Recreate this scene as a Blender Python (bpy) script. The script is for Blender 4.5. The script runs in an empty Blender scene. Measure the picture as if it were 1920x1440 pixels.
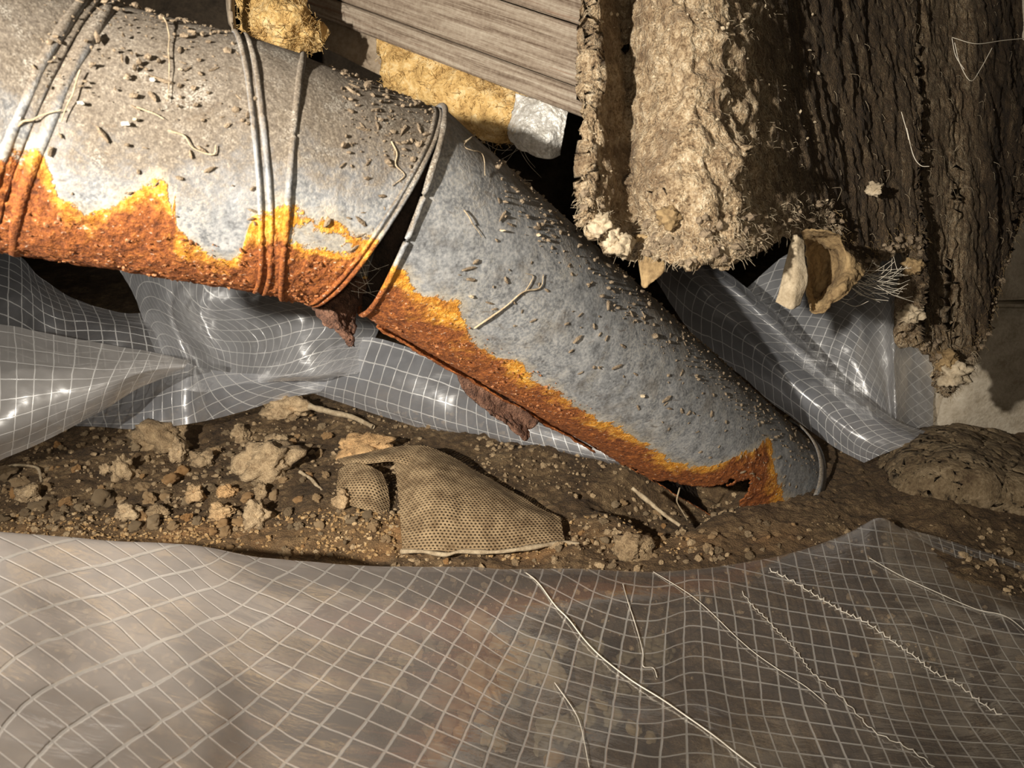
import bpy, bmesh, math, random
import numpy as np
from mathutils import Vector

random.seed(7)
rng = np.random.default_rng(11)
scene = bpy.context.scene
COL = scene.collection

# ------------------------------------------------------------------ camera, world, light, exposure
FPX = 1387.0
PITCH = math.radians(22.0)
CAM = np.array([0.0, 0.0, 0.60])
RIGHT = np.array([1.0, 0.0, 0.0])
FWD = np.array([0.0, math.cos(PITCH), -math.sin(PITCH)])
UP = np.array([0.0, math.sin(PITCH), math.cos(PITCH)])

def P(px, py, d):
    return CAM + d * (FWD + (px - 960.0) / FPX * RIGHT - (py - 720.0) / FPX * UP)

def proj(p):
    q = np.asarray(p) - CAM
    z = q @ FWD
    return 960 + FPX * (q @ RIGHT) / z, 720 - FPX * (q @ UP) / z

def gdepth(py, z=0.0):
    return (CAM[2] - z) / (math.sin(PITCH) + (py - 720.0) / FPX * math.cos(PITCH))

def G(px, py, z=0.0):
    return P(px, py, gdepth(py, z))

cam_d = bpy.data.cameras.new('camera')
cam_d.sensor_width = 36.0
cam_d.lens = 36.0 * FPX / 1920.0
cam_d.clip_start = 0.02
cam_d.dof.use_dof = True
cam_d.dof.focus_distance = 0.92
cam_d.dof.aperture_fstop = 11.0
cam = bpy.data.objects.new('camera', cam_d)
COL.objects.link(cam)
cam.location = CAM
cam.rotation_euler = (math.radians(90) - PITCH, 0, 0)
scene.camera = cam

w = bpy.data.worlds.new('world')
scene.world = w
w.use_nodes = True
w.node_tree.nodes['Background'].inputs[0].default_value = (1.0, 0.86, 0.68, 1)
w.node_tree.nodes['Background'].inputs[1].default_value = 0.035

def spot(name, loc, target, energy, angle, blend, radius, color):
    ld = bpy.data.lights.new(name, 'SPOT')
    ld.energy = energy
    ld.spot_size = math.radians(angle)
    ld.spot_blend = blend
    ld.shadow_soft_size = radius
    ld.color = color
    o = bpy.data.objects.new(name, ld)
    COL.objects.link(o)
    o.location = loc
    o.rotation_euler = Vector(np.asarray(target) - np.asarray(loc)).to_track_quat('-Z', 'Y').to_euler()
    return o

TORCH = CAM + RIGHT * -0.50 + UP * 0.09 + FWD * -0.24
spot('torch', TORCH, P(660, 500, 0.85), 68.0, 88.0, 1.0, 0.012, (1.0, 0.93, 0.82))
FILL = CAM + RIGHT * 0.02 + UP * 0.03 + FWD * -0.02  # added weak fill beside the camera to lift the shadows
spot('fill_light', FILL, P(960, 720, 1.0), 2.4, 120.0, 1.0, 0.01, (1.0, 0.87, 0.68))

scene.view_settings.view_transform = 'Standard'
scene.view_settings.look = 'None'
scene.view_settings.gamma = 1.0
scene.view_settings.use_curve_mapping = False
scene.view_settings.exposure = 0.92

# ------------------------------------------------------------------ numeric helpers
def _hash(ix, iy, iz, seed):
    h = (ix.astype(np.uint32) * np.uint32(374761393)) ^ (iy.astype(np.uint32) * np.uint32(668265263)) ^ \
        (iz.astype(np.uint32) * np.uint32(2147483647 - 58)) ^ np.uint32(seed * 974711 + 12345)
    h = (h ^ (h >> np.uint32(13))) * np.uint32(1274126177)
    h = (h ^ (h >> np.uint32(15))) * np.uint32(2246822519)
    h = h ^ (h >> np.uint32(16))
    return h.astype(np.float64) / 2147483647.5 - 1.0

def vnoise(p, seed=0):
    p = np.asarray(p, float)
    f = np.floor(p)
    i = f.astype(np.int64)
    t = p - f
    t = t * t * t * (t * (t * 6 - 15) + 10)
    out = 0
    for dx in (0, 1):
        wx = t[..., 0] if dx else 1 - t[..., 0]
        for dy in (0, 1):
            wy = t[..., 1] if dy else 1 - t[..., 1]
            for dz in (0, 1):
                wz = t[..., 2] if dz else 1 - t[..., 2]
                out = out + wx * wy * wz * _hash(i[..., 0] + dx, i[..., 1] + dy, i[..., 2] + dz, seed)
    return out

def fbm(p, octaves=4, seed=0, gain=0.5):
    p = np.asarray(p, float)
    a, s, tot = 1.0, 0.0, 0.0
    for k in range(octaves):
        s = s + a * vnoise(p * (2.03 ** k) + 17.3 * k, seed + k)
        tot += a
        a *= gain
    return s / tot

def cr(pts, n):
    """Catmull-Rom through pts (m, ...), n samples, uniform in the control index."""
    pts = np.asarray(pts, float)
    m = len(pts)
    ext = np.concatenate([[2 * pts[0] - pts[1]], pts, [2 * pts[-1] - pts[-2]]])
    t = np.linspace(0, m - 1, n)
    i = np.minimum(t.astype(int), m - 2)
    u = (t - i).reshape((-1,) + (1,) * (pts.ndim - 1))
    p0, p1, p2, p3 = ext[i], ext[i + 1], ext[i + 2], ext[i + 3]
    return 0.5 * (2 * p1 + (p2 - p0) * u + (2 * p0 - 5 * p1 + 4 * p2 - p3) * u ** 2 + (3 * p1 - p0 - 3 * p2 + p3) * u ** 3)

def surf(rows, ns, nt):
    """rows of (px, py, depth) -> (nt, ns, 3) world grid."""
    rr = [cr([P(*q) for q in r], ns) for r in rows]
    return cr(np.array(rr), nt)

def normals(g):
    du = np.gradient(g, axis=1)
    dv = np.gradient(g, axis=0)
    n = np.cross(du, dv)
    return n / (np.linalg.norm(n, axis=-1, keepdims=True) + 1e-12)

def tps(src, val):
    src = np.asarray(src, float) / 400.0
    val = np.asarray(val, float)
    n = len(src)
    def U(r2):
        return np.where(r2 > 1e-12, r2 * np.log(r2 + 1e-12), 0.0)
    K = U(((src[:, None] - src[None]) ** 2).sum(-1)) + np.eye(n) * 1e-3
    Q = np.hstack([np.ones((n, 1)), src])
    A = np.block([[K, Q], [Q.T, np.zeros((3, 3))]])
    wts = np.linalg.solve(A, np.vstack([val, np.zeros((3, val.shape[1]))]))
    def f(x):
        x = np.asarray(x, float) / 400.0
        r2 = ((x[:, None] - src[None]) ** 2).sum(-1)
        return U(r2) @ wts[:n] + np.hstack([np.ones((len(x), 1)), x]) @ wts[n:]
    return f

# ------------------------------------------------------------------ object helpers
def link(o, parent=None):
    COL.objects.link(o)
    if parent is not None:
        o.parent = parent
        if parent.type == 'EMPTY' or parent.type == 'MESH':
            # mesh data is written in world space: cancel the parent's own transform
            o.matrix_parent_inverse = parent.matrix_world.inverted() if False else o.matrix_parent_inverse
    return o

def mesh_obj(name, verts, faces, mat, parent=None, smooth=True, origin=None):
    verts = np.asarray(verts, float).reshape(-1, 3)
    origin = np.zeros(3) if origin is None else np.asarray(origin, float)
    me = bpy.data.meshes.new(name)
    if isinstance(faces, np.ndarray):
        k = faces.shape[1]
        me.vertices.add(len(verts))
        me.vertices.foreach_set('co', (verts - origin).ravel())
        me.loops.add(faces.size)
        me.loops.foreach_set('vertex_index', faces.ravel().astype(np.int32))
        me.polygons.add(len(faces))
        me.polygons.foreach_set('loop_start', np.arange(0, faces.size, k, dtype=np.int32))
        me.polygons.foreach_set('loop_total', np.full(len(faces), k, dtype=np.int32))
        me.update(calc_edges=True)
        me.validate()
    else:
        me.from_pydata([tuple(v) for v in (verts - origin)], [], faces)
    me.polygons.foreach_set('use_smooth', np.full(len(me.polygons), smooth))
    if mat:
        me.materials.append(mat)
    o = bpy.data.objects.new(name, me)
    COL.objects.link(o)
    o.location = origin
    if parent is not None:
        o.parent = parent
        o.location = origin - np.array(world_loc(parent))
    return o

def world_loc(o):
    p = np.array(o.location)
    while o.parent is not None:
        o = o.parent
        p = p + np.array(o.location)
    return p

def grid_faces(nt, ns, wrap=False):
    i = np.arange(nt - 1)[:, None]
    j = np.arange(ns if wrap else ns - 1)[None]
    j2 = (j + 1) % ns
    a = i * ns + j
    b = i * ns + j2
    return np.stack([a, b, b + ns, a + ns], -1).reshape(-1, 4)

def point_attr(o, name, vals):
    at = o.data.attributes.new(name, 'FLOAT', 'POINT')
    at.data.foreach_set('value', np.asarray(vals, np.float32).ravel())

def vert_uv(o, uv):
    me = o.data
    uv = np.asarray(uv, np.float32).reshape(-1, 2)
    lay = me.uv_layers.new(name='UVMap')
    idx = np.empty(len(me.loops), np.int32)
    me.loops.foreach_get('vertex_index', idx)
    lay.data.foreach_set('uv', uv[idx].ravel())

def solid(o, thickness, offset=-1.0):
    m = o.modifiers.new('solid', 'SOLIDIFY')
    m.thickness = thickness
    m.offset = offset
    return o

def empty(name, loc):
    o = bpy.data.objects.new(name, None)
    COL.objects.link(o)
    o.location = loc
    o.empty_display_size = 0.05
    return o

def tag(o, label=None, cat=None, group=None, kind=None):
    if label: o['label'] = label
    if cat: o['category'] = cat
    if group: o['group'] = group
    if kind: o['kind'] = kind
    return o

def tube_mesh(pts, r, sides=5, closed=False):
    pts = np.asarray(pts, float)
    n = len(pts)
    r = np.broadcast_to(np.asarray(r, float), (n,))
    if closed:
        tan = np.roll(pts, -1, 0) - np.roll(pts, 1, 0)
    else:
        tan = np.gradient(pts, axis=0)
    tan /= np.linalg.norm(tan, axis=1, keepdims=True) + 1e-12
    ref = np.where(np.abs(tan[:, 2:3]) > 0.9, np.array([[1.0, 0, 0]]), np.array([[0, 0, 1.0]]))
    a = np.cross(tan, ref)
    a /= np.linalg.norm(a, axis=1, keepdims=True) + 1e-12
    b = np.cross(tan, a)
    th = np.arange(sides) / sides * 2 * math.pi
    v = pts[:, None] + r[:, None, None] * (np.cos(th)[None, :, None] * a[:, None] + np.sin(th)[None, :, None] * b[:, None])
    f = grid_faces(n, sides, wrap=True)
    if closed:
        i = np.arange(sides)
        j = (i + 1) % sides
        last = (n - 1) * sides
        f = np.vstack([f, np.stack([last + i, last + j, j, i], -1)])
    return v.reshape(-1, 3), f

def merge(parts):
    vs, fs, k = [], [], 0
    for v, f in parts:
        vs.append(v); fs.append(f + k); k += len(v)
    return np.vstack(vs), np.vstack(fs)

_ico = {}
def ico(sub):
    if sub not in _ico:
        bm = bmesh.new()
        bmesh.ops.create_icosphere(bm, subdivisions=sub, radius=1.0)
        v = np.array([x.co[:] for x in bm.verts])
        f = np.array([[x.index for x in y.verts] for y in bm.faces])
        bm.free()
        _ico[sub] = (v, f)
    return _ico[sub]

def lump(sub, seed, rough=0.45, freq=1.5, crumb=0.16, flat=0.8):
    crumb = crumb * 0.45
    v, f = ico(sub)
    n = fbm(v * freq + seed * 3.7, 3, seed)
    c = np.abs(fbm(v * 5.0 + seed, 2, seed + 50))
    r = 1 + rough * n * 1.6 + crumb * (0.5 - c * 2.2)
    w2 = v * r[:, None]
    w2[:, 2] *= flat
    return w2, f

# ------------------------------------------------------------------ material helpers
class M:
    def __init__(self, name):
        self.m = bpy.data.materials.new(name)
        self.m.use_nodes = True
        self.nt = self.m.node_tree
        self.nt.nodes.clear()
        self.out = self.nt.nodes.new('ShaderNodeOutputMaterial')
    def n(self, typ, ins=None, **props):
        nd = self.nt.nodes.new('ShaderNode' + typ)
        for k, v in props.items():
            setattr(nd, k, v)
        for k, v in (ins or {}).items():
            s = nd.inputs[k]
            if isinstance(v, bpy.types.NodeSocket):
                self.nt.links.new(v, s)
            else:
                if hasattr(s, 'default_value'):
                    if s.type == 'RGBA' and len(v) == 3:
                        v = (*v, 1)
                    s.default_value = v
        return nd
    def math(self, op, a, b=0.0, clamp=False):
        return self.n('Math', {0: a, 1: b}, operation=op, use_clamp=clamp).outputs[0]
    def ss(self, x, lo, hi, a=0.0, b=1.0):
        return self.n('MapRange', {0: x, 1: lo, 2: hi, 3: a, 4: b}, interpolation_type='SMOOTHSTEP').outputs[0]
    def mix(self, f, a, b, mode='MIX'):
        nd = self.n('Mix', data_type='RGBA', blend_type=mode)
        for k, v in ((0, f), (6, a), (7, b)):
            s = nd.inputs[k]
            if isinstance(v, bpy.types.NodeSocket):
                self.nt.links.new(v, s)
            else:
                s.default_value = (*v, 1) if (k and len(v) == 3) else v
        return nd.outputs[2]
    def coord(self, which='Object'):
        return self.n('TexCoord').outputs[which]
    def mapping(self, vec, scale=(1, 1, 1), loc=(0, 0, 0), rot=(0, 0, 0)):
        return self.n('Mapping', {0: vec, 1: loc, 2: rot, 3: scale}).outputs[0]
    def noise(self, vec, scale, detail=4, rough=0.55, dist=0.0):
        return self.n('TexNoise', {'Vector': vec, 'Scale': scale, 'Detail': detail, 'Roughness': rough, 'Distortion': dist}).outputs[0]
    def vor(self, vec, scale, feature='F1'):
        return self.n('TexVoronoi', {'Vector': vec, 'Scale': scale}, feature=feature).outputs[0]
    def ramp(self, f, stops, interp='LINEAR'):
        nd = self.n('ValToRGB', {0: f})
        cr_ = nd.color_ramp
        cr_.interpolation = interp
        while len(cr_.elements) < len(stops):
            cr_.elements.new(0.5)
        for e, (p, c) in zip(cr_.elements, stops):
            e.position = p
            e.color = (*c, 1)
        return nd.outputs[0]
    def bump(self, h, strength=0.5, dist=0.002, normal=None):
        ins = {'Strength': strength, 'Distance': dist, 'Height': h}
        if normal is not None:
            ins['Normal'] = normal
        return self.n('Bump', ins).outputs[0]
    def attr(self, name):
        return self.n('Attribute', attribute_name=name).outputs['Fac']
    def principled(self, **ins):
        d = {k.replace('_', ' '): v for k, v in ins.items()}
        nd = self.n('BsdfPrincipled', d)
        self.nt.links.new(nd.outputs[0], self.out.inputs[0])
        return nd
    def surface(self, sock):
        self.nt.links.new(sock, self.out.inputs[0])

def soil_material(name, dark, mid, light, orange=None):
    m = M(name)
    co = m.coord('Object')
    n1 = m.noise(co, 14, 6, 0.6)
    n2 = m.noise(co, 90, 5, 0.65)
    n3 = m.noise(co, 420, 3, 0.6)
    f = m.math('ADD', m.math('MULTIPLY', n1, 0.5), m.math('ADD', m.math('MULTIPLY', n2, 0.4), m.math('MULTIPLY', n3, 0.25)))
    c = m.ramp(f, [(0.42, dark), (0.58, mid), (0.76, light)])
    if orange:
        o = m.ss(m.noise(co, 9, 3), 0.50, 0.66)
        lip = m.attr('lip')
        c = m.mix(m.math('MULTIPLY', m.math('MULTIPLY', o, lip), 0.7), c, orange)
        c = m.mix(m.math('MULTIPLY', lip, 0.35), c, (0.30, 0.175, 0.075))
    h = m.math('ADD', m.math('MULTIPLY', n2, 1.0), m.math('MULTIPLY', n3, 0.6))
    m.principled(Base_Color=c, Roughness=0.95, Normal=m.bump(h, 0.9, 0.006))
    return m.m

def clod_material(name, dark, light):
    m = M(name)
    co = m.coord('Object')
    rnd = m.n('ObjectInfo').outputs['Random']
    n2 = m.noise(co, 70, 5, 0.65)
    n3 = m.noise(co, 500, 3, 0.6)
    f = m.math('ADD', m.math('MULTIPLY', n2, 0.6), m.math('MULTIPLY', n3, 0.4))
    c = m.ramp(f, [(0.36, dark), (0.62, light)])
    tint = m.ramp(rnd, [(0.0, (0.62, 0.58, 0.52)), (0.45, (1, 0.98, 0.95)), (0.75, (1.15, 1.02, 0.85)), (1.0, (1.2, 0.85, 0.5))])
    c = m.mix(1.0, c, tint, 'MULTIPLY')
    m.principled(Base_Color=c, Roughness=0.95, Normal=m.bump(m.math('ADD', n2, n3), 0.8, 0.004))
    return m.m

def metal_material():
    m = M('galvanised_steel')
    co = m.coord('Object')
    geo = m.n('NewGeometry')
    nz = m.n('SeparateXYZ', {0: geo.outputs['Normal']}).outputs[2]
    n1 = m.noise(co, 9, 5, 0.6)
    n2 = m.noise(co, 60, 5, 0.65)
    n3 = m.noise(co, 330, 4, 0.65)
    spk = m.noise(co, 800, 2, 0.5)
    # zinc: mottled blue grey with pale oxide
    zinc = m.ramp(m.math('ADD', m.math('MULTIPLY', n2, 0.55), m.math('MULTIPLY', n3, 0.45)),
                  [(0.36, (0.12, 0.122, 0.126)), (0.5, (0.29, 0.297, 0.306)), (0.64, (0.51, 0.505, 0.495))])
    white = m.math('MULTIPLY', m.ss(n1, 0.42, 0.62), m.ss(n3, 0.46, 0.6))
    zinc = m.mix(m.math('MULTIPLY', white, 0.5), zinc, (0.52, 0.50, 0.46))
    smudge = m.math('MULTIPLY', m.ss(m.noise(co, 17, 5, 0.7), 0.52, 0.68), 0.45)
    zinc = m.mix(smudge, zinc, (0.17, 0.14, 0.105))
    # dust lying on the upward side
    dn = m.math('ADD', m.math('MULTIPLY', nz, 0.9), m.math('ADD', m.math('MULTIPLY', n1, 0.55), m.math('MULTIPLY', n3, 0.6)))
    dn = m.math('ADD', dn, m.attr('dusty'))
    patch = m.noise(co, 21, 6, 0.7, 0.8)
    dn = m.math('ADD', dn, m.math('MULTIPLY', m.math('SUBTRACT', patch, 0.5), 1.1))
    dn = m.math('ADD', dn, m.math('MULTIPLY', m.math('SUBTRACT', n2, 0.5), 0.9))
    dust = m.ss(dn, 0.55, 1.20)
    dcol = m.ramp(m.math('ADD', m.math('MULTIPLY', n3, 0.5), m.math('MULTIPLY', spk, 0.5)),
                  [(0.36, (0.075, 0.054, 0.035)), (0.52, (0.145, 0.113, 0.079)), (0.68, (0.30, 0.25, 0.185))])
    c = m.mix(m.math('MULTIPLY', dust, 0.9), zinc, dcol)
    # pale oxide bloom and brown scuffs breaking up the dust
    bloom = m.math('MULTIPLY', m.ss(m.noise(co, 33, 6, 0.72), 0.53, 0.64), m.ss(spk, 0.42, 0.6))
    c = m.mix(m.math('MULTIPLY', bloom, 0.55), c, (0.46, 0.43, 0.37))
    scuff = m.ss(m.noise(m.mapping(co, scale=(1, 1, 2.2)), 26, 6, 0.75, 1.2), 0.58, 0.68)
    c = m.mix(m.math('MULTIPLY', scuff, 0.5), c, (0.10, 0.065, 0.038))
    # rust
    a = m.attr('rust')
    e1 = m.noise(co, 46, 6, 0.68)
    r = m.math('ADD', a, m.math('MULTIPLY', m.math('SUBTRACT', e1, 0.5), 0.046))
    r = m.math('ADD', r, m.math('MULTIPLY', m.math('SUBTRACT', n3, 0.5), 0.012))
    mask = m.ss(r, -0.0012, 0.0022)
    halo = m.ss(r, -0.014, 0.001)
    c = m.mix(m.math('MULTIPLY', halo, 0.4), c, (0.62, 0.52, 0.36))
    deepn = m.math('ADD', m.math('MULTIPLY', n3, 0.55), m.math('MULTIPLY', m.noise(co, 130, 4, 0.7), 0.5))
    deep = m.ramp(deepn, [(0.36, (0.06, 0.018, 0.007)), (0.5, (0.21, 0.062, 0.016)), (0.62, (0.36, 0.115, 0.024)), (0.76, (0.62, 0.30, 0.10))])
    bright = m.ramp(deepn, [(0.38, (0.40, 0.13, 0.012)), (0.52, (0.62, 0.265, 0.025)), (0.7, (0.80, 0.52, 0.14))])
    edge = m.ss(m.math('ADD', a, m.math('MULTIPLY', m.math('SUBTRACT', m.noise(co, 22, 5, 0.65), 0.5), 0.15)), 0.026, -0.004)
    rc = m.mix(edge, deep, bright)
    c = m.mix(mask, c, rc)
    fleck = m.math('MULTIPLY', m.ss(m.noise(co, 260, 2, 0.5), 0.66, 0.72), mask)
    c = m.mix(m.math('MULTIPLY', fleck, 0.7), c, (0.62, 0.48, 0.36))
    rough = m.mix(mask, (0.56, 0.56, 0.56), (0.85, 0.85, 0.85))
    rough = m.mix(dust, rough, (0.9, 0.9, 0.9))
    metal = m.math('MULTIPLY', m.math('SUBTRACT', 1.0, mask), m.math('MULTIPLY', m.math('SUBTRACT', 1.0, dust), 0.22))
    hh = m.math('ADD', m.math('MULTIPLY', n3, m.math('ADD', 0.12, m.math('MULTIPLY', m.math('MAXIMUM', mask, m.math('MULTIPLY', dust, 0.5)), 0.9))),
                m.math('MULTIPLY', m.math('MULTIPLY', m.noise(co, 130, 4, 0.7), mask), 2.0))
    m.principled(Base_Color=c, Roughness=rough, Metallic=metal, Specular_IOR_Level=0.35, Normal=m.bump(hh, 0.7, 0.0022))
    return m.m

def film_material(name, haze, thread_w, milk=(0.80, 0.80, 0.83), thread=(0.93, 0.92, 0.9), ripple=(14, 90, 90), rough=0.16, bump=0.35, thread_op=0.8, lit_side=False):
    m = M(name)
    uv = m.n('UVMap').outputs[0]
    sep = m.n('SeparateXYZ', {0: uv})
    co = m.coord('Object')
    wob = m.math('MULTIPLY', m.math('SUBTRACT', m.noise(co, 40, 2), 0.5), 0.12)
    def line(x, wd):
        x = m.math('ADD', x, wob)
        d = m.math('ABSOLUTE', m.math('SUBTRACT', m.math('FRACT', x), 0.5))
        return m.ss(d, wd * 0.45, wd, 1.0, 0.0)
    la = line(sep.outputs[0], thread_w)
    lb = line(sep.outputs[1], thread_w * 0.9)
    th = m.math('MAXIMUM', la, lb)
    rp = m.mapping(co, scale=ripple)
    rn = m.noise(rp, 1.0, 5, 0.6, 0.6)
    cl = m.noise(co, 16, 4, 0.6)
    height = m.math('ADD', m.math('MULTIPLY', rn, 1.0), m.math('MULTIPLY', th, 0.35))
    nrm = m.bump(height, bump, 0.004)
    nrm_soft = m.bump(th, 0.4, 0.002)
    tr = m.n('BsdfTransparent', {0: (0.90, 0.895, 0.885)}).outputs[0]
    df = m.n('BsdfDiffuse', {0: milk, 'Normal': nrm_soft}).outputs[0]
    tl = m.n('BsdfTranslucent', {0: milk}).outputs[0]
    milky = m.n('MixShader', {0: 0.45, 1: df, 2: tl}).outputs[0]
    hz = m.math('ADD', haze, m.math('MULTIPLY', m.math('SUBTRACT', cl, 0.5), haze * 0.9), True)
    if lit_side:   # light fading from left to right is put into the haze
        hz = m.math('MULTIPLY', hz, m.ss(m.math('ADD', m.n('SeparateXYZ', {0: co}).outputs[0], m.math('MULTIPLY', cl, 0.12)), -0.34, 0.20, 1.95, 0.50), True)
    # a film seen edge-on passes through more plastic
    face = m.n('LayerWeight', {'Blend': 0.35}).outputs['Facing']
    hz = m.math('ADD', hz, m.math('MULTIPLY', m.math('POWER', face, 3.0), 0.45), True)
    s = m.n('MixShader', {0: hz, 1: tr, 2: milky}).outputs[0]
    td = m.n('BsdfDiffuse', {0: thread, 'Normal': nrm_soft}).outputs[0]
    tt = m.n('BsdfTranslucent', {0: thread}).outputs[0]
    tg = m.n('BsdfGlossy', {0: (1, 1, 1), 'Roughness': 0.28, 'Normal': nrm_soft}).outputs[0]
    tm = m.n('MixShader', {0: 0.35, 1: td, 2: tt}).outputs[0]
    tm = m.n('MixShader', {0: 0.2, 1: tm, 2: tg}).outputs[0]
    s = m.n('MixShader', {0: m.math('MULTIPLY', th, thread_op), 1: s, 2: tm}).outputs[0]
    fr = m.n('Fresnel', {'IOR': 1.5, 'Normal': nrm}).outputs[0]
    gl = m.n('BsdfGlossy', {0: (1, 1, 1), 'Roughness': rough, 'Normal': nrm}).outputs[0]
    s = m.n('MixShader', {0: m.math('MINIMUM', m.math('MULTIPLY', fr, 1.2, True), 0.3), 1: s, 2: gl}).outputs[0]
    m.surface(s)
    return m.m

def wood_material(name, dark, mid, light, sc=(5, 150, 1)):
    m = M(name)
    co = m.mapping(m.n('UVMap').outputs[0], scale=sc)
    n = m.noise(co, 1.0, 5, 0.6, 0.4)
    n2 = m.noise(m.coord('Object'), 180, 4, 0.6)
    n3 = m.noise(co, 4.0, 3, 0.6)
    f = m.math('ADD', m.math('MULTIPLY', n, 0.6), m.math('ADD', m.math('MULTIPLY', n3, 0.25), m.math('MULTIPLY', n2, 0.2)))
    c = m.ramp(f, [(0.38, dark), (0.52, mid), (0.68, light)])
    red = m.ss(m.noise(m.mapping(m.n('UVMap').outputs[0], loc=(3, 7, 0), scale=(2.2, 75, 1)), 1.0, 4, 0.6), 0.60, 0.68)
    c = m.mix(m.math('MULTIPLY', red, 0.7), c, (0.20, 0.085, 0.042))
    m.principled(Base_Color=c, Roughness=0.9, Normal=m.bump(m.math('ADD', n, m.math('MULTIPLY', n3, 0.6)), 0.6, 0.004))
    return m.m

def plain(name, stops, scale=60, rough=0.9, bump=0.6, dist=0.004, sc=(1, 1, 1), metallic=0.0, translucent=False):
    m = M(name)
    co = m.mapping(m.coord('Object'), scale=sc)
    n = m.noise(co, scale, 5, 0.65)
    n2 = m.noise(co, scale * 6, 3, 0.6)
    f = m.math('ADD', m.math('MULTIPLY', n, 0.65), m.math('MULTIPLY', n2, 0.35))
    c = m.ramp(f, stops)
    m.principled(Base_Color=c, Roughness=rough, Metallic=metallic, Normal=m.bump(m.math('ADD', n, n2), bump, dist))
    return m.m

MAT = {}
MAT['soil'] = soil_material('dry_soil', (0.030, 0.017, 0.008), (0.105, 0.064, 0.030), (0.30, 0.205, 0.105), (0.36, 0.18, 0.065))
MAT['clod'] = clod_material('dry_clod', (0.23, 0.155, 0.085), (0.72, 0.55, 0.345))
MAT['stone'] = clod_material('pale_stone', (0.42, 0.33, 0.19), (0.82, 0.70, 0.48))
MAT['metal'] = metal_material()
MAT['inside'] = plain('duct_inside', [(0.36, (0.015, 0.010, 0.007)), (0.6, (0.06, 0.035, 0.022))], 60)
MAT['film_front'] = film_material('front_film', 0.38, 0.062, milk=(0.84, 0.77, 0.72), thread=(0.90, 0.86, 0.80), ripple=(6, 46, 46), bump=0.30, rough=0.11, thread_op=0.78, lit_side=True)
MAT['film_back'] = film_material('back_film', 0.36, 0.046, milk=(0.74, 0.76, 0.82), rough=0.3, bump=0.10)
MAT['film_lit'] = film_material('lit_film', 0.40, 0.052, milk=(0.82, 0.83, 0.87), rough=0.3, bump=0.15)  # milkier copy: brightness of the lit folds is put into the haze
MAT['film_shaded'] = film_material('shaded_film', 0.17, 0.055, milk=(0.70, 0.71, 0.76), rough=0.3, bump=0.10, thread_op=0.6)  # the duct's shadow on the rear fold is put in as thinner haze
MAT['film_warm_lit'] = film_material('warm_lit_film', 0.44, 0.048, milk=(0.80, 0.77, 0.75), rough=0.3, bump=0.08)  # warm copy: light on the left front fold is put into haze and tint
MAT['wood'] = wood_material('grey_joist', (0.11, 0.07, 0.045), (0.30, 0.235, 0.175), (0.50, 0.43, 0.34))
MAT['wall'] = plain('concrete', [(0.36, (0.34, 0.28, 0.20)), (0.52, (0.50, 0.43, 0.33)), (0.68, (0.62, 0.55, 0.44))], 30, bump=0.4)
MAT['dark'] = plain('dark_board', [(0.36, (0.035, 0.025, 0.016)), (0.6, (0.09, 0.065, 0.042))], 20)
MAT['footing'] = plain('rough_footing', [(0.36, (0.07, 0.042, 0.02)), (0.5, (0.16, 0.112, 0.06)), (0.7, (0.31, 0.235, 0.145))], 35, bump=0.8)
MAT['wool'] = plain('yellow_wool', [(0.34, (0.30, 0.17, 0.055)), (0.5, (0.66, 0.43, 0.16)), (0.68, (0.85, 0.68, 0.38))], 40, bump=0.7)
MAT['kraft'] = plain('brown_paper', [(0.36, (0.20, 0.15, 0.10)), (0.6, (0.38, 0.31, 0.23))], 25, bump=0.2)
MAT['foil'] = plain('dusty_foil', [(0.4, (0.55, 0.52, 0.46)), (0.6, (0.88, 0.86, 0.82))], 45, rough=0.38, bump=0.6, metallic=0.25)
MAT['flap'] = plain('flaking_rust', [(0.36, (0.045, 0.02, 0.012)), (0.52, (0.15, 0.07, 0.04)), (0.7, (0.30, 0.17, 0.11))], 90, bump=0.9)
MAT['rustbit'] = plain('rust_crumb', [(0.36, (0.14, 0.045, 0.015)), (0.52, (0.36, 0.13, 0.035)), (0.7, (0.62, 0.42, 0.26))], 160)
MAT['twig'] = plain('dry_root', [(0.36, (0.24, 0.17, 0.10)), (0.6, (0.52, 0.42, 0.28))], 120, bump=0.3)
MAT['chip'] = plain('pale_chip', [(0.36, (0.55, 0.48, 0.38)), (0.6, (0.82, 0.77, 0.66))], 120, bump=0.3)
MAT['crumb'] = plain('dust_crumb', [(0.36, (0.10, 0.068, 0.04)), (0.6, (0.33, 0.25, 0.165))], 150)
MAT['web'] = plain('web_silk', [(0.3, (0.62, 0.54, 0.42)), (0.7, (0.8, 0.74, 0.62))], 50, rough=0.5, bump=0.0)
MAT['leaf'] = plain('dry_scrap', [(0.36, (0.26, 0.20, 0.125)), (0.6, (0.50, 0.41, 0.285))], 60, bump=0.3)
MAT['curl'] = plain('brown_curl', [(0.36, (0.11, 0.065, 0.026)), (0.6, (0.32, 0.22, 0.105))], 40, bump=0.4)
MAT['strand'] = plain('film_thread', [(0.3, (0.52, 0.47, 0.38)), (0.7, (0.68, 0.63, 0.55))], 50, rough=0.3, bump=0.0)

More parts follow.
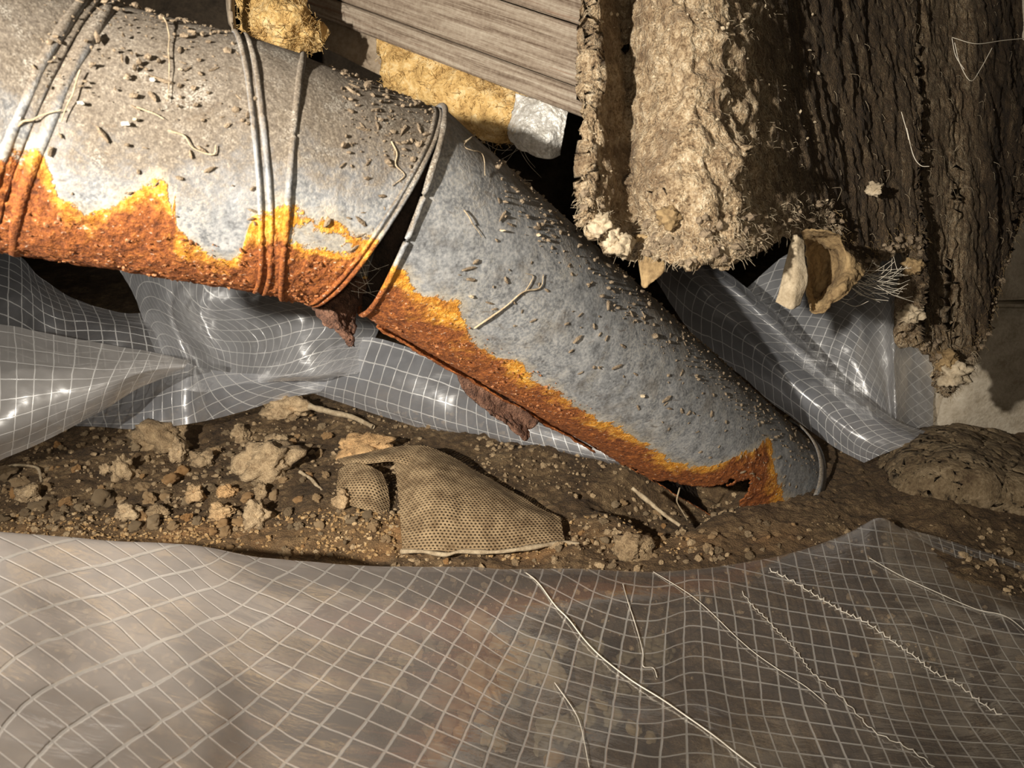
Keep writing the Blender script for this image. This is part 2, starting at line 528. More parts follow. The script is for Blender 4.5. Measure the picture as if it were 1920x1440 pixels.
def slab_material():
    m = M('rotted_board')
    co = m.coord('Object')
    st = m.mapping(co, scale=(70, 70, 7))
    streak = m.noise(st, 1.0, 5, 0.65, 0.7)
    n2 = m.noise(co, 110, 5, 0.7)
    n3 = m.noise(co, 480, 3, 0.65)
    lobe = m.attr('lobe')
    f = m.math('ADD', m.math('MULTIPLY', n2, 0.6), m.math('MULTIPLY', n3, 0.4))
    pale = m.ramp(f, [(0.38, (0.13, 0.075, 0.034)), (0.50, (0.47, 0.34, 0.20)), (0.64, (0.78, 0.65, 0.46))])
    pale = m.mix(m.ss(m.noise(co, 26, 4, 0.65), 0.47, 0.66, 0.0, 0.7), pale, (0.17, 0.105, 0.055))
    g = m.math('ADD', m.math('MULTIPLY', streak, 0.75), m.math('MULTIPLY', n3, 0.25))
    dark = m.ramp(g, [(0.38, (0.028, 0.016, 0.007)), (0.54, (0.075, 0.045, 0.02)), (0.68, (0.24, 0.18, 0.11))])
    c = m.mix(lobe, dark, pale)
    h = m.math('ADD', m.math('MULTIPLY', n2, 1.2), m.math('ADD', n3, m.math('MULTIPLY', streak, 1.5)))
    m.principled(Base_Color=c, Roughness=0.95, Normal=m.bump(h, 1.0, 0.005))
    return m.m
MAT['slab'] = slab_material()

def mesh_material():
    m = M('perforated_fabric')
    uv = m.n('UVMap').outputs[0]
    sep = m.n('SeparateXYZ', {0: uv})
    u = m.math('MULTIPLY', sep.outputs[0], 1.0)
    v = m.math('MULTIPLY', sep.outputs[1], 1.0 / 0.866)
    row = m.math('FLOOR', v)
    par = m.math('MULTIPLY', m.math('MODULO', m.math('ABSOLUTE', row), 2.0), 0.5)
    fu = m.math('SUBTRACT', m.math('FRACT', m.math('ADD', u, par)), 0.5)
    fv = m.math('SUBTRACT', m.math('FRACT', v), 0.5)
    d = m.math('SQRT', m.math('ADD', m.math('MULTIPLY', fu, fu), m.math('MULTIPLY', fv, fv)))
    co = m.coord('Object')
    n = m.noise(co, 50, 5, 0.65)
    fill = m.ss(n, 0.66, 0.74)          # holes clogged with soil
    hole = m.math('MULTIPLY', m.ss(d, 0.22, 0.30, 1.0, 0.0), m.math('SUBTRACT', 1.0, fill))
    c = m.ramp(n, [(0.36, (0.20, 0.13, 0.066)), (0.62, (0.40, 0.285, 0.16))])
    pr = m.n('BsdfPrincipled', {'Base Color': c, 'Roughness': 0.9, 'Normal': m.bump(m.math('ADD', m.ss(d, 0.2, 0.45), m.noise(co, 300, 3)), 0.6, 0.0015)}).outputs[0]
    tr = m.n('BsdfTransparent', {0: (1, 1, 1)}).outputs[0]
    m.surface(m.n('MixShader', {0: hole, 1: pr, 2: tr}).outputs[0])
    return m.m
MAT['mesh'] = mesh_material()

# ------------------------------------------------------------------ setting: ground, walls, ceiling
def ground_height(x, y):
    p = np.stack([x, y, np.zeros_like(x)], -1)
    z = 0.016 * fbm(p * 4.0, 3, 3) + 0.010 * fbm(p * 14.0, 3, 8) + 0.0065 * np.abs(fbm(p * 42.0, 3, 21)) + 0.0035 * fbm(p * 130.0, 2, 31)
    # low lip of loose orange soil along the front sheet
    z = z + 0.006 * np.exp(-((y - (0.92 + 0.05 * np.sin(x * 3))) / 0.05) ** 2)
    # hollow in the soil where the eaten underside of the duct runs in
    e0 = np.array([0.16, 0.93]); e1 = np.array([0.43, 1.13])
    dv = (e1 - e0) / np.linalg.norm(e1 - e0)
    sx = (x - e0[0]) * dv[0] + (y - e0[1]) * dv[1]
    sy = -(x - e0[0]) * dv[1] + (y - e0[1]) * dv[0]
    k = np.clip(sx / 0.08, 0, 1) * np.clip((0.30 - sx) / 0.05, 0, 1)
    z = z - 0.06 * k * np.exp(-((sy - 0.01) / 0.075) ** 4)
    return z

def build_ground():
    xs = np.concatenate([np.linspace(-2.2, -0.85, 50)[:-1], np.linspace(-0.85, 0.95, 460), np.linspace(0.95, 2.2, 50)[1:]])
    ys = np.concatenate([np.linspace(-0.6, 0.55, 60)[:-1], np.linspace(0.55, 1.5, 330), np.linspace(1.5, 3.2, 60)[1:]])
    X, Y = np.meshgrid(xs, ys)
    Z = ground_height(X, Y)
    g = np.stack([X, Y, Z], -1)
    o = mesh_obj('ground', g, grid_faces(len(ys), len(xs)), MAT['soil'])
    lip = np.exp(-((Y - 0.885) / 0.045) ** 2) * np.clip((0.55 - X) / 0.6, 0, 1)
    point_attr(o, 'lip', lip)
    tag(o, kind='structure', label='dry brown crumbly dirt floor of the crawl space')
    return o
build_ground()

def box(name, lo, hi, mat, kind='structure', noise=0.0, res=None, parent=None):
    bm = bmesh.new()
    bmesh.ops.create_cube(bm, size=1.0)
    for v in bm.verts:
        v.co = Vector([(lo[k] + hi[k]) / 2 + v.co[k] * (hi[k] - lo[k]) for k in range(3)])
    bmesh.ops.bevel(bm, geom=bm.edges[:], offset=0.006, segments=2, affect='EDGES')
    if noise:
        bmesh.ops.subdivide_edges(bm, edges=bm.edges[:], cuts=res or 12, use_grid_fill=True)
        vs = np.array([v.co[:] for v in bm.verts])
        bm.normal_update()
        nn = np.array([v.normal[:] for v in bm.verts])
        dsp = noise * fbm(vs * 12, 4, 5)
        for v, q, d, k in zip(bm.verts, vs, dsp, nn):
            v.co = Vector(q + k * d)
    me = bpy.data.meshes.new(name)
    bm.to_mesh(me); bm.free()
    me.materials.append(mat)
    me.polygons.foreach_set('use_smooth', np.full(len(me.polygons), bool(noise)))
    o = bpy.data.objects.new(name, me)
    COL.objects.link(o)
    if parent: o.parent = parent
    if kind: o['kind'] = kind
    return o

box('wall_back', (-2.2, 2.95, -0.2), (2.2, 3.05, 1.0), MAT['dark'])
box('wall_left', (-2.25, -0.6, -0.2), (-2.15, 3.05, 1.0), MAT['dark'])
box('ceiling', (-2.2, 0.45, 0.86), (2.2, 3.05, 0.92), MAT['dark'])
WX = P(1772, 700, 1.33)
def wall_right():
    # two stacked concrete courses with a recessed joint between them
    zj = P(1850, 545, 1.36)[2]
    o = box('wall_right', (WX[0], WX[1], -0.1), (WX[0] + 0.9, WX[1] + 0.35, zj - 0.003), MAT['wall'], noise=0.004, res=14)
    o2 = box('course', (WX[0] + 0.004, WX[1] + 0.004, zj + 0.003), (WX[0] + 0.9, WX[1] + 0.35, 0.86), MAT['wall'], noise=0.004, res=14, kind=None, parent=o)
wall_right()

def footing():
    rows = [
        [(1640, 880, 1.40), (1700, 850, 1.34), (1740, 828, 1.34), (1800, 826, 1.35), (1870, 842, 1.36), (1940, 860, 1.36), (2100, 880, 1.36)],
        [(1640, 890, 1.36), (1700, 864, 1.27), (1740, 848, 1.25), (1800, 852, 1.24), (1870, 870, 1.24), (1940, 888, 1.24), (2100, 908, 1.24)],
        [(1640, 915, 1.32), (1700, 896, 1.22), (1740, 890, 1.18), (1800, 895, 1.16), (1870, 915, 1.15), (1940, 930, 1.14), (2100, 950, 1.14)],
        [(1640, 945, 1.30), (1700, 925, 1.20), (1745, 925, 1.17), (1810, 935, 1.15), (1880, 955, 1.14), (1950, 972, 1.13), (2100, 990, 1.12)],
        [(1640, 970, 1.28), (1700, 960, 1.22), (1745, 965, 1.20), (1810, 975, 1.18), (1880, 995, 1.16), (1950, 1010, 1.15), (2100, 1030, 1.14)],
    ]
    g = surf(rows, 150, 90)
    n = normals(g)
    if (n[45, 70] @ (CAM - g[45, 70])) < 0: n = -n
    st = g * np.array([14, 14, 60])
    g = g + n * (0.013 * fbm(g * 15, 4, 4) + 0.009 * fbm(st, 4, 9) + 0.005 * fbm(g * np.array([40, 40, 90]), 4, 14) + 0.003 * fbm(g * 160, 3, 15))[..., None]
    o = mesh_obj('trim_1', g, grid_faces(90, 150), MAT['footing'])
    solid(o, 0.03)
    tag(o, kind='structure', label='rough rounded footing ledge at the base of the concrete wall')
footing()

# ------------------------------------------------------------------ the duct
R = 0.100
RAY_C = CAM
def ray(px, py):
    d = P(px, py, 1.0) - CAM
    return d / np.linalg.norm(d)

def hit(px, py, c, a, rad=R):
    d = ray(px, py)
    o = CAM - c
    dp = d - a * (d @ a)
    op = o - a * (o @ a)
    A = dp @ dp; B = 2 * dp @ op; Cc = op @ op - rad * rad
    disc = B * B - 4 * A * Cc
    if disc < 0:
        t = -B / (2 * A)
        q = CAM + d * t
        ax = c + a * ((q - c) @ a)
        k = q - ax
        return ax + k / np.linalg.norm(k) * rad
    return CAM + d * ((-B - math.sqrt(disc)) / (2 * A))

def frame(a):
    u = np.array([0, 0, 1.0]); u = u - a * (u @ a); u /= np.linalg.norm(u)
    v = np.cross(u, a)
    if v @ np.array([0, -1.0, 0]) < 0: v = -v
    return u, v

def unit(x): return x / np.linalg.norm(x)

C0 = P(-420, 120, 0.47)
C1 = P(85, 235, 0.566)
C2 = P(487, 322, 0.625)
C3 = P(552, 342, 0.640)
C4 = P(752, 402, 0.700)
C5 = P(1432, 899, 1.275)
aA, aB, aG, aC, aD = unit(C1 - C0), unit(C2 - C1), unit(C3 - C2), unit(C4 - C3), unit(C5 - C4)

def plane_n(pix, c, a):
    q = [hit(x, y, c, a) for x, y in pix]
    n = np.cross(q[1] - q[0], q[2] - q[0])
    n /= np.linalg.norm(n)
    if n @ a < 0: n = -n
    return n, (q[0] + q[1] + q[2]) / 3

def ring(c, a, n, origin, th, rad):
    u, v = frame(a)
    q = c + rad[..., None] * (np.cos(th)[..., None] * u + np.sin(th)[..., None] * v)
    t = ((origin - q) @ n) / (a @ n)
    return q + t[..., None] * a

J1 = plane_n([(188, 4), (80, 190), (0, 470)], C1, unit(aA + aB))
J2 = plane_n([(468, 90), (494, 250), (497, 545)], C2, aB)
J3 = plane_n([(577, 74), (553, 233), (528, 545)], C3, aC)
J4c = plane_n([(822, 200), (785, 330), (652, 523)], C4, aC)
J4d = plane_n([(834, 206), (800, 355), (678, 592)], C4, aD)

def rust_curve(pts, c, a):
    u, v = frame(a)
    xs, ts = [], []
    for px, py in pts:
        q = hit(px, py, c, a) - c
        xs.append(q @ a)
        ts.append(math.atan2(q @ v, q @ u))
    i = np.argsort(xs)
    return np.array(xs)[i], np.array(ts)[i]

RUST_L = [(-300, 240), (-60, 285), (0, 288), (28, 290), (52, 292), (74, 284), (88, 312), (102, 350), (122, 378), (160, 392), (200, 384), (236, 374), (254, 366), (266, 344), (286, 336), (312, 344),
          (328, 358), (322, 392), (332, 430), (362, 458), (396, 486), (430, 492), (452, 478), (462, 440), (472, 404), (498, 396)]
RUST_G = [(480, 400), (510, 395), (540, 392), (570, 392)]
RUST_C = [(530, 390), (560, 398), (600, 412), (640, 428), (680, 444), (720, 462)]
RUST_D = [(728, 490), (746, 500), (764, 524), (786, 548), (830, 560), (862, 568), (868, 604), (888, 636), (926, 664), (984, 684), (1000, 708), (1056, 742), (1100, 776), (1164, 800), (1246, 858), (1300, 876),
          (1368, 862), (1420, 836), (1446, 822), (1452, 880), (1470, 930)]

def rust_value(p, c, a, curve, back):
    u, v = frame(a)
    q = p - c
    x = q @ a
    th = np.arctan2(q @ v, q @ u)
    th = np.where(th < -0.6, th + 2 * math.pi, th)
    tb = np.interp(x, *curve)
    return R * np.minimum(th - tb, back - th)

def section(name, parent, ca, aa, na, cb, ab, nb, c, a, curve, nth, ns, seed, label=None, extra=None, grow=0.0, dusty=0.0, eaten=None):
    th = np.linspace(0, 2 * math.pi, nth, endpoint=False)
    rad = np.full(nth, R + grow)
    r0 = ring(ca, aa, na[0], na[1], th, rad)
    r1 = ring(cb, ab, nb[0], nb[1], th, rad)
    t = np.linspace(0, 1, ns)[:, None, None]
    g = r0[None] * (1 - t) + r1[None] * t
    u, v = frame(a)
    ctr = c + ((g - c) @ a)[..., None] * a
    nrm = g - ctr
    nrm /= np.linalg.norm(nrm, axis=-1, keepdims=True)
    back = math.pi + 0.9
    rv = rust_value(g, c, a, curve, back)
    if extra is not None:
        rv = extra(g, rv)
    inside = np.clip((rv + 0.004) / 0.02, 0, 1)
    d = 0.0016 * fbm(g * 11, 3, seed) + 0.0003 * fbm(g * 150, 2, seed + 5)
    d = d + inside * (0.0016 * fbm(g * 120, 3, seed + 9) + 0.0009 * fbm(g * 330, 2, seed + 11))
    # the lowest, most eaten part of the metal is ragged
    g = g + nrm * d[..., None]
    fc = grid_faces(ns, nth, wrap=True)
    if eaten is not None:      # metal rusted right through: ragged missing underside
        x = (g - c) @ a
        gone = (rv > eaten[1] + 0.020 * fbm(g * 45, 4, seed + 21)) & (x > eaten[0] + 0.05 * vnoise(g * 20, 3))
        fc = fc[~gone.reshape(-1)[fc].any(axis=1)]
    o = mesh_obj(name, g, fc, MAT['metal'], parent)
    # outward faces
    f0 = o.data.polygons[len(o.data.polygons) // 3]
    k = np.array(f0.center) - c
    k = k - a * (k @ a)
    if np.array(f0.normal) @ k < 0:
        o.data.flip_normals()
    point_attr(o, 'rust', rv)
    point_attr(o, 'dusty', np.full(rv.size, dusty))
    o.data.materials.append(MAT['inside'])
    sm = solid(o, 0.0014).modifiers[-1]
    sm.material_offset = 1
    sm.material_offset_rim = 0
    if label: o['label'] = label
    return o

def bead(parent, c, a, plane, shift, r, curve, cc, aa, label=None, grow=0.001):
    th = np.linspace(0, 2 * math.pi, 220, endpoint=False)
    pts = ring(c, a, plane[0], plane[1], th, np.full(220, R + grow)) + a * shift
    pts = pts + 0.0008 * np.stack([vnoise(pts * 30, 3), vnoise(pts * 30, 4), vnoise(pts * 30, 5)], -1)
    v, f = tube_mesh(pts, r * (1 + 0.12 * vnoise(pts * 60, 8)), 10, closed=True)
    o = mesh_obj('bead', v, f, MAT['metal'], parent)
    point_attr(o, 'rust', rust_value(v, cc, aa, curve, math.pi + 0.9))
    point_attr(o, 'dusty', np.full(len(v), 0.12))
    if label: o['label'] = label
    return o

duct = empty('metal_duct', (0, 0, 0))
tag(duct, 'long galvanised round duct, rusted orange underneath, sloping down across the crawl space into the dirt', 'duct')
curA = rust_curve(RUST_L, C1, aB)
curG = rust_curve(RUST_G, C2, aG)
curC = rust_curve(RUST_C, C3, aC)
curD = rust_curve(RUST_D, C4, aD)
PL0 = (aA, C0)
secA = section('duct_section', duct, C0, aA, PL0, C1, unit(aA + aB), J1, C1, aB, curA, 240, 90, 3, 'nearest dusty section entering from the side', dusty=0.42)
secB = section('duct_section', duct, C1, unit(aA + aB), J1, C2, unit(aB + aG), J2, C1, aB, curA, 240, 130, 5, 'wide dusty section with jagged orange rust', dusty=0.36)
secG = section('duct_section', duct, C2, unit(aB + aG), J2, C3, unit(aG + aC), J3, C2, aG, curG, 240, 34, 7, 'narrow elbow gore between two raised beads', dusty=0.26)

def c_patch(g, rv):
    # bare whitish metal left inside the rust of the elbow piece
    q = hit(600, 452, C3, aC)
    d = np.linalg.norm((g - q) * 1.0, axis=-1)
    ax = (g - q) @ aC
    d = np.sqrt((ax / 0.026) ** 2 + (np.clip(d * d - ax * ax, 0, None)) / 0.010 ** 2)
    return np.where(d < 1.4, np.minimum(rv, 0.012 * (d - 1.0)), rv)
secC = section('duct_section', duct, C3, unit(aG + aC), J3, C4, aC, J4c, C3, aC, curC, 240, 90, 9, 'elbow piece that has pulled away at the open joint', extra=c_patch, dusty=0.14)
PL5 = (aD, C5)
secD = section('duct_section', duct, C4, aD, J4d, C5, aD, PL5, C4, aD, curD, 260, 280, 12, 'long straight section sloping down into the dirt', dusty=-0.24, eaten=(0.36, 0.074))

bead(secB, C1, unit(aA + aB), J1, 0.008, 0.0046, curA, C1, aB, None, -0.0018)
bead(secA, C1, unit(aA + aB), J1, -0.009, 0.0040, curA, C1, aB, None, -0.0014)
bead(secB, C2, unit(aB + aG), J2, -0.0065, 0.0021, curA, C1, aB, None, 0.0002)
bead(secG, C2, unit(aB + aG), J2, 0.0008, 0.0023, curG, C2, aG, None, 0.0002)
bead(secC, C3, unit(aG + aC), J3, 0.0, 0.0026, curC, C3, aC, None, 0.0004)
bead(secC, C4, aC, J4c, -0.0055, 0.0019, curC, C3, aC, None, 0.0004)
bead(secC, C4, aC, J4c, 0.0, 0.0021, curC, C3, aC, None, 0.0006)
bead(secD, C4, aD, J4d, 0.0, 0.0026, curD, C4, aD, None, 0.0008)

def flap(name, rows, ns, nt, amp, label, mat='flap', seed=3, thick=0.004):
    g = surf(rows, ns, nt)
    n = normals(g)
    g = g + n * (amp * fbm(g * 60, 4, seed) + amp * 0.8 * fbm(g * np.array([180, 180, 60]), 3, seed + 3))[..., None]
    g = g + 0.0015 * np.stack([fbm(g * 160, 2, seed + 5), fbm(g * 160, 2, seed + 6), fbm(g * 160, 2, seed + 7)], -1)
    o = mesh_obj(name, g, grid_faces(nt, ns), MAT[mat], duct)
    solid(o, thick, 0.0)
    o['label'] = label
    return o
flap('torn_flap', [[(560, 540, .71), (600, 535, .72), (640, 520, .74), (690, 525, .76)],
                   [(575, 568, .71), (610, 570, .71), (640, 562, .72), (678, 560, .75)],
                   [(598, 592, .71), (625, 600, .70), (648, 596, .72), (668, 590, .74)],
                   [(636, 628, .71), (648, 634, .71), (656, 634, .71), (664, 626, .72)],
                   [(656, 646, .71), (659, 647, .71), (661, 647, .71), (663, 646, .71)]], 60, 60, 0.004, 'dark flaking rust flap hanging under the open joint')
flap('torn_flap', [[(855, 700, .82), (900, 715, .83), (950, 745, .85), (1010, 790, .88)],
                   [(870, 732, .83), (910, 748, .84), (950, 768, .86), (1000, 800, .88)],
                   [(900, 762, .84), (930, 776, .85), (960, 790, .86), (990, 806, .88)],
                   [(940, 788, .85), (965, 802, .86), (980, 812, .865), (992, 818, .87)],
                   [(978, 818, .86), (982, 822, .865), (985, 824, .865), (988, 825, .87)]], 50, 40, 0.003, 'dark pointed scrap of rusted metal under the long section', seed=12)

# split seam along the rusted underside of the long section: a lifted metal lip
def seam_lip(pix, c, a, name, w0=0.010):
    pts = cr([hit(x, y, c, a) for x, y in pix], 90)
    ctr = c + ((pts - c) @ a)[:, None] * a
    nr = pts - ctr
    nr /= np.linalg.norm(nr, axis=1, keepdims=True)
    tg = np.cross(nr, a)
    if tg[0] @ UP > 0: tg = -tg
    lift = 0.0035 + 0.002 * fbm(pts * 40, 2, 4)
    prof = [(-0.004, 0.0), (0.0, 1.0), (0.4, 1.25), (1.0, 0.9)]
    wd = w0 * (1 + 0.5 * fbm(pts * 50, 2, 6))
    rows = [pts + tg * (wd * k)[:, None] + nr * (lift * h)[:, None] for k, h in prof]
    g = np.array(rows)
    g[1:] += 0.0009 * fbm(g[1:] * 200, 2, 9)[..., None]
    o = mesh_obj(name, g, grid_faces(4, 90), MAT['metal'], duct)
    point_attr(o, 'rust', np.full(4 * 90, 0.05))
    solid(o, 0.0012, 0.0)
    o['label'] = 'lifted rusty seam edge along the underside'
seam_lip([(700, 622), (760, 650), (830, 690), (900, 732), (970, 778), (1040, 822), (1100, 858)], C4, aD, 'seam_lip')

# loose collar strip round the buried end
def collar():
    th = np.linspace(0.15, math.pi * 0.98, 70)
    rad = R * (1.06 + 0.07 * np.sin((th - 0.15) * 1.1))
    c = C5 - aD * 0.05
    u, v = frame(aD)
    q = c + rad[:, None] * (np.cos(th)[:, None] * u + np.sin(th)[:, None] * v)
    rows = np.array([q + aD * (k + 0.006 * fbm(q * 25, 2, 3))[:, None] if False else q + aD * k + nrm for k, nrm in ((0.0, 0 * q), (0.010, 0.0015 * vnoise(q * 30, 2)[:, None] + 0 * q), (0.026, 0.003 * vnoise(q * 30, 4)[:, None] + 0 * q))])
    o = mesh_obj('end_collar', rows, grid_faces(3, 70), MAT['metal'], duct)
    point_attr(o, 'rust', np.full(210, -0.03))
    solid(o, 0.003, 0.0)
    o['label'] = 'loose bent collar strip round the buried end'
collar()

# ------------------------------------------------------------------ sheets of string-reinforced clear film
def film(name, rows, ns, nt, uvf, mat, parent, wr=0.0025, seed=1, fr=22, label=None):
    g = surf(rows, ns, nt)
    n = normals(g)
    g = g + n * (wr * fbm(g * fr, 3, seed))[..., None]
    o = mesh_obj(name, g, grid_faces(nt, ns), mat, parent)
    s, t = np.meshgrid(np.linspace(0, 1, ns), np.linspace(0, 1, nt))
    a, b = uvf(s, t)
    vert_uv(o, np.stack([a, b], -1))
    if label: o['label'] = label
    return o, g

# --- front sheet: the thread grid follows the crossings
def cpt(lst, ox, oy, k=1 / 3.0):
    return [(ox + x * k, oy + y * k) for x, y in lst]
src, val = [], []
A_ROWS = {
    0: (1, [(200, 690), (420, 860), (620, 1015), (805, 1187), (970, 1340)]),
    1: (0, [(160, 515), (345, 640), (565, 800), (755, 965), (910, 1115), (1070, 1275)]),
    2: (0, [(300, 465), (490, 590), (690, 750), (865, 910), (1020, 1055), (1165, 1200), (1335, 1335)]),
    3: (0, [(455, 430), (625, 550), (800, 715), (965, 860), (1120, 1000), (1285, 1120), (1445, 1235), (1600, 1350)]),
    4: (0, [(590, 405), (740, 515), (910, 665), (1060, 805), (1215, 935), (1370, 1055), (1545, 1150), (1710, 1245)]),
    5: (0, [(710, 370), (850, 478), (1035, 625), (1170, 745), (1320, 870), (1460, 975), (1620, 1070), (1800, 1140)]),
    6: (0, [(810, 335), (955, 440), (1110, 580), (1265, 695), (1405, 815), (1555, 895), (1715, 965), (1890, 1040)]),
    7: (0, [(895, 305), (1030, 415), (1190, 545), (1335, 660), (1490, 750), (1640, 820), (1795, 885)]),
    8: (0, [(990, 285), (1110, 390), (1275, 520), (1410, 590), (1570, 680), (1720, 740), (1870, 805)]),
    9: (0, [(1075, 262), (1190, 368), (1360, 465), (1520, 525), (1665, 595), (1810, 660)]),
    10: (0, [(1150, 243), (1285, 325), (1450, 395), (1610, 460), (1745, 520), (1885, 575)]),
    11: (0, [(1235, 200), (1370, 255), (1535, 325), (1690, 385), (1820, 450)]),
    12: (1, [(1440, 215), (1620, 280), (1760, 335), (1900, 390)]),
}
for ai, (b0, pts) in A_ROWS.items():
    for k, q in enumerate(cpt(pts, 0, 980)):
        src.append(q); val.append((b0 + k, ai))
# middle: steep threads
for bi, pts in {7: [(110, 690), (190, 595), (310, 445), (440, 315)], 8: [(215, 835), (350, 655)]}.items():
    idx = {7: [8, 9, 11, 13], 8: [7, 9]}[bi]
    for q, ai in zip(cpt(pts, 640, 1040), idx):
        src.append(q); val.append((bi, ai))
for q, (bi, ai) in zip(cpt([(530, 985), (760, 860), (890, 935), (1050, 995), (1180, 1015), (1350, 1055), (1490, 1085), (1650, 1120), (1790, 1140),
                            (1230, 860), (1275, 710), (1340, 450), (1420, 210), (1810, 940), (1810, 720), (1815, 540), (1830, 355), (1845, 175),
                            (960, 200), (830, 430), (1110, 150), (960, 500), (1240, 110)], 640, 1040),
                       [(10, 7), (11, 9), (12, 9), (13, 9), (14, 9), (15, 9), (16, 9), (17, 9), (18, 9),
                        (14, 11), (14, 13), (14, 16), (14, 19), (18, 11), (18, 14), (18, 16), (18, 18), (18, 20),
                        (10, 17), (10, 14), (11, 18), (11, 14.2), (12, 19)]):
    src.append(q); val.append((bi, ai))
# right part
for q, (bi, ai) in zip(cpt([(10, 340), (10, 600), (5, 850), (20, 1200), (165, 340), (205, 700), (260, 1130), (310, 1400), (430, 1400), (320, 850),
                            (490, 1150), (740, 330), (975, 330), (900, 600), (1060, 340), (1120, 700), (1290, 640), (1480, 600), (1640, 640), (1900, 1150),
                            (1320, 1170), (1620, 1170), (1000, 1400), (1560, 400), (1850, 700), (1900, 1400)], 1280, 960),
                       [(19, 20.5), (19, 17.5), (19, 14.6), (19, 10.5), (21, 20.5), (21, 16.6), (21, 12), (21, 8.8), (22.0, 9.2), (22, 15),
                        (23.3, 12), (27, 22), (30, 22.3), (28, 19), (31, 22.3), (30, 18.2), (32, 19), (34.5, 20), (36, 20), (35.5, 14),
                        (30.5, 13.2), (33.2, 13.5), (26.6, 10), (36.5, 22.4), (38, 19.8), (34, 11)]):
    src.append(q); val.append((bi, ai))
thread_uv = tps(src, val)

front = empty('plastic_sheet', P(900, 1300, 0.72))
tag(front, 'clear plastic sheet with a white thread grid draped over the dirt in front', 'plastic sheet')
TOP = [(-300, 985, .58), (-120, 994, .60), (0, 1003, .62), (180, 1015, .66), (370, 1028, .70), (500, 1050, .73), (700, 1062, .77), (850, 1065, .80), (1000, 1068, .84), (1150, 1071, .88), (1280, 1071, .92), (1420, 1052, .97),
       (1520, 1030, 1.0), (1600, 1000, 1.02), (1650, 978, 1.03), (1700, 1000, 1.035), (1800, 1050, 1.02), (1920, 1105, .99), (2150, 1210, .93)]
rows = []
rows.append([(x, y + 9, d + 0.012) for x, y, d in TOP])
rows.append([(x, y, d) for x, y, d in TOP])
for py, k in ((1120, .925), (1200, .86), (1300, .775), (1440, .665), (1650, .545), (1900, .45)):
    r = []
    for x, y, d in TOP:
        kk = k + 0.02 * (x > 1500) - 0.03 * max(0, (500 - x) / 800)
        tt = (py - 1060) / 840.0
        yy = y + (py - y) if y < py else y + 25
        if y >= py - 20:
            yy = y + (py - 1060) * 0.55 + 12
        r.append((x, yy, min(d * kk + 0.004 * math.sin(x * 0.012 + py * 0.01), gdepth(yy, 0.034 + 0.004 * math.sin(x * 0.02)))))
    rows.append(r)
g = surf(rows, 260, 190)
g = g + normals(g) * (0.0022 * fbm(g * 14, 3, 2))[..., None]
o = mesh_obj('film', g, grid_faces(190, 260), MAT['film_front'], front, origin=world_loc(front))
px, py = proj(g.reshape(-1, 3))
uvv = np.concatenate([thread_uv(np.stack([px[i:i + 8000], py[i:i + 8000]], -1)) for i in range(0, len(px), 8000)])
vert_uv(o, uvv + 0.5)
FRONT_G = g

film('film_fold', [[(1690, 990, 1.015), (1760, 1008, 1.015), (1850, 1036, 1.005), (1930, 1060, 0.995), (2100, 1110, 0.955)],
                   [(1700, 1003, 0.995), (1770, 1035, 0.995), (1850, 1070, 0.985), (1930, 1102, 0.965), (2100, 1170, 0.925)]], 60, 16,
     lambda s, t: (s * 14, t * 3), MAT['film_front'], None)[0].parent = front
bpy.data.objects['film_fold'].location = -np.array(front.location)

def on_front(px_, py_, lift=0.001):
    q = np.stack(proj(FRONT_G.reshape(-1, 3)), -1).reshape(190, 260, 2)
    out = []
    flat = q[12:].reshape(-1, 2)
    pts3 = FRONT_G[12:].reshape(-1, 3)
    for x, y in zip(px_, py_):
        i = np.argmin(((flat - (x, y)) ** 2).sum(-1))
        d = (pts3[i] - CAM) @ FWD
        out.append(P(x, y, d - lift))
    return np.array(out)

def strand(pix, r, n=70, wob=0.0, mat='strand', name='loose_thread', parent=front):
    c = cr(np.array(pix, float), n)
    pts = on_front(c[:, 0], c[:, 1], 0.003)
    k = np.ones(5) / 5
    for ax in range(3):
        pts[2:-2, ax] = np.convolve(pts[:, ax], k, 'valid')
    if wob:
        t = np.arange(n)
        pts = pts + wob * (np.sin(t * 1.9)[:, None] * UP + np.cos(t * 1.9)[:, None] * RIGHT)
    v, f = tube_mesh(pts, r, 5)
    o = mesh_obj(name, v, f, MAT[mat], parent, origin=world_loc(parent))
    return o
strand([(976, 1068), (1008, 1090), (1040, 1135), (1066, 1160), (1092, 1195), (1120, 1225), (1150, 1250), (1190, 1280), (1240, 1310), (1290, 1345), (1340, 1380), (1380, 1412), (1420, 1442)], 0.0008)
strand([(1225, 1072), (1290, 1112), (1330, 1145), (1378, 1192), (1420, 1228), (1470, 1262), (1512, 1288), (1550, 1320)], 0.0005)
strand([(1630, 1046), (1690, 1080), (1760, 1112), (1830, 1142), (1885, 1155), (1925, 1185)], 0.0006)
strand([(1168, 1095), (1178, 1130), (1188, 1160), (1200, 1200), (1206, 1228), (1206, 1250), (1225, 1252), (1232, 1270)], 0.0005)
strand([(1440, 1066), (1480, 1085), (1525, 1112), (1555, 1130), (1585, 1147), (1620, 1163), (1660, 1190), (1690, 1212), (1720, 1232), (1750, 1258), (1792, 1278), (1835, 1312), (1875, 1338)], 0.0007, 110, 0.0022)
strand([(1390, 1108), (1412, 1136), (1432, 1154), (1452, 1176), (1472, 1196), (1490, 1216), (1508, 1240), (1524, 1262), (1560, 1290), (1600, 1330), (1640, 1372), (1700, 1400), (1750, 1436)], 0.0005, 90, 0.0012)
strand([(1040, 1280), (1075, 1330), (1090, 1365), (1105, 1440)], 0.0004)

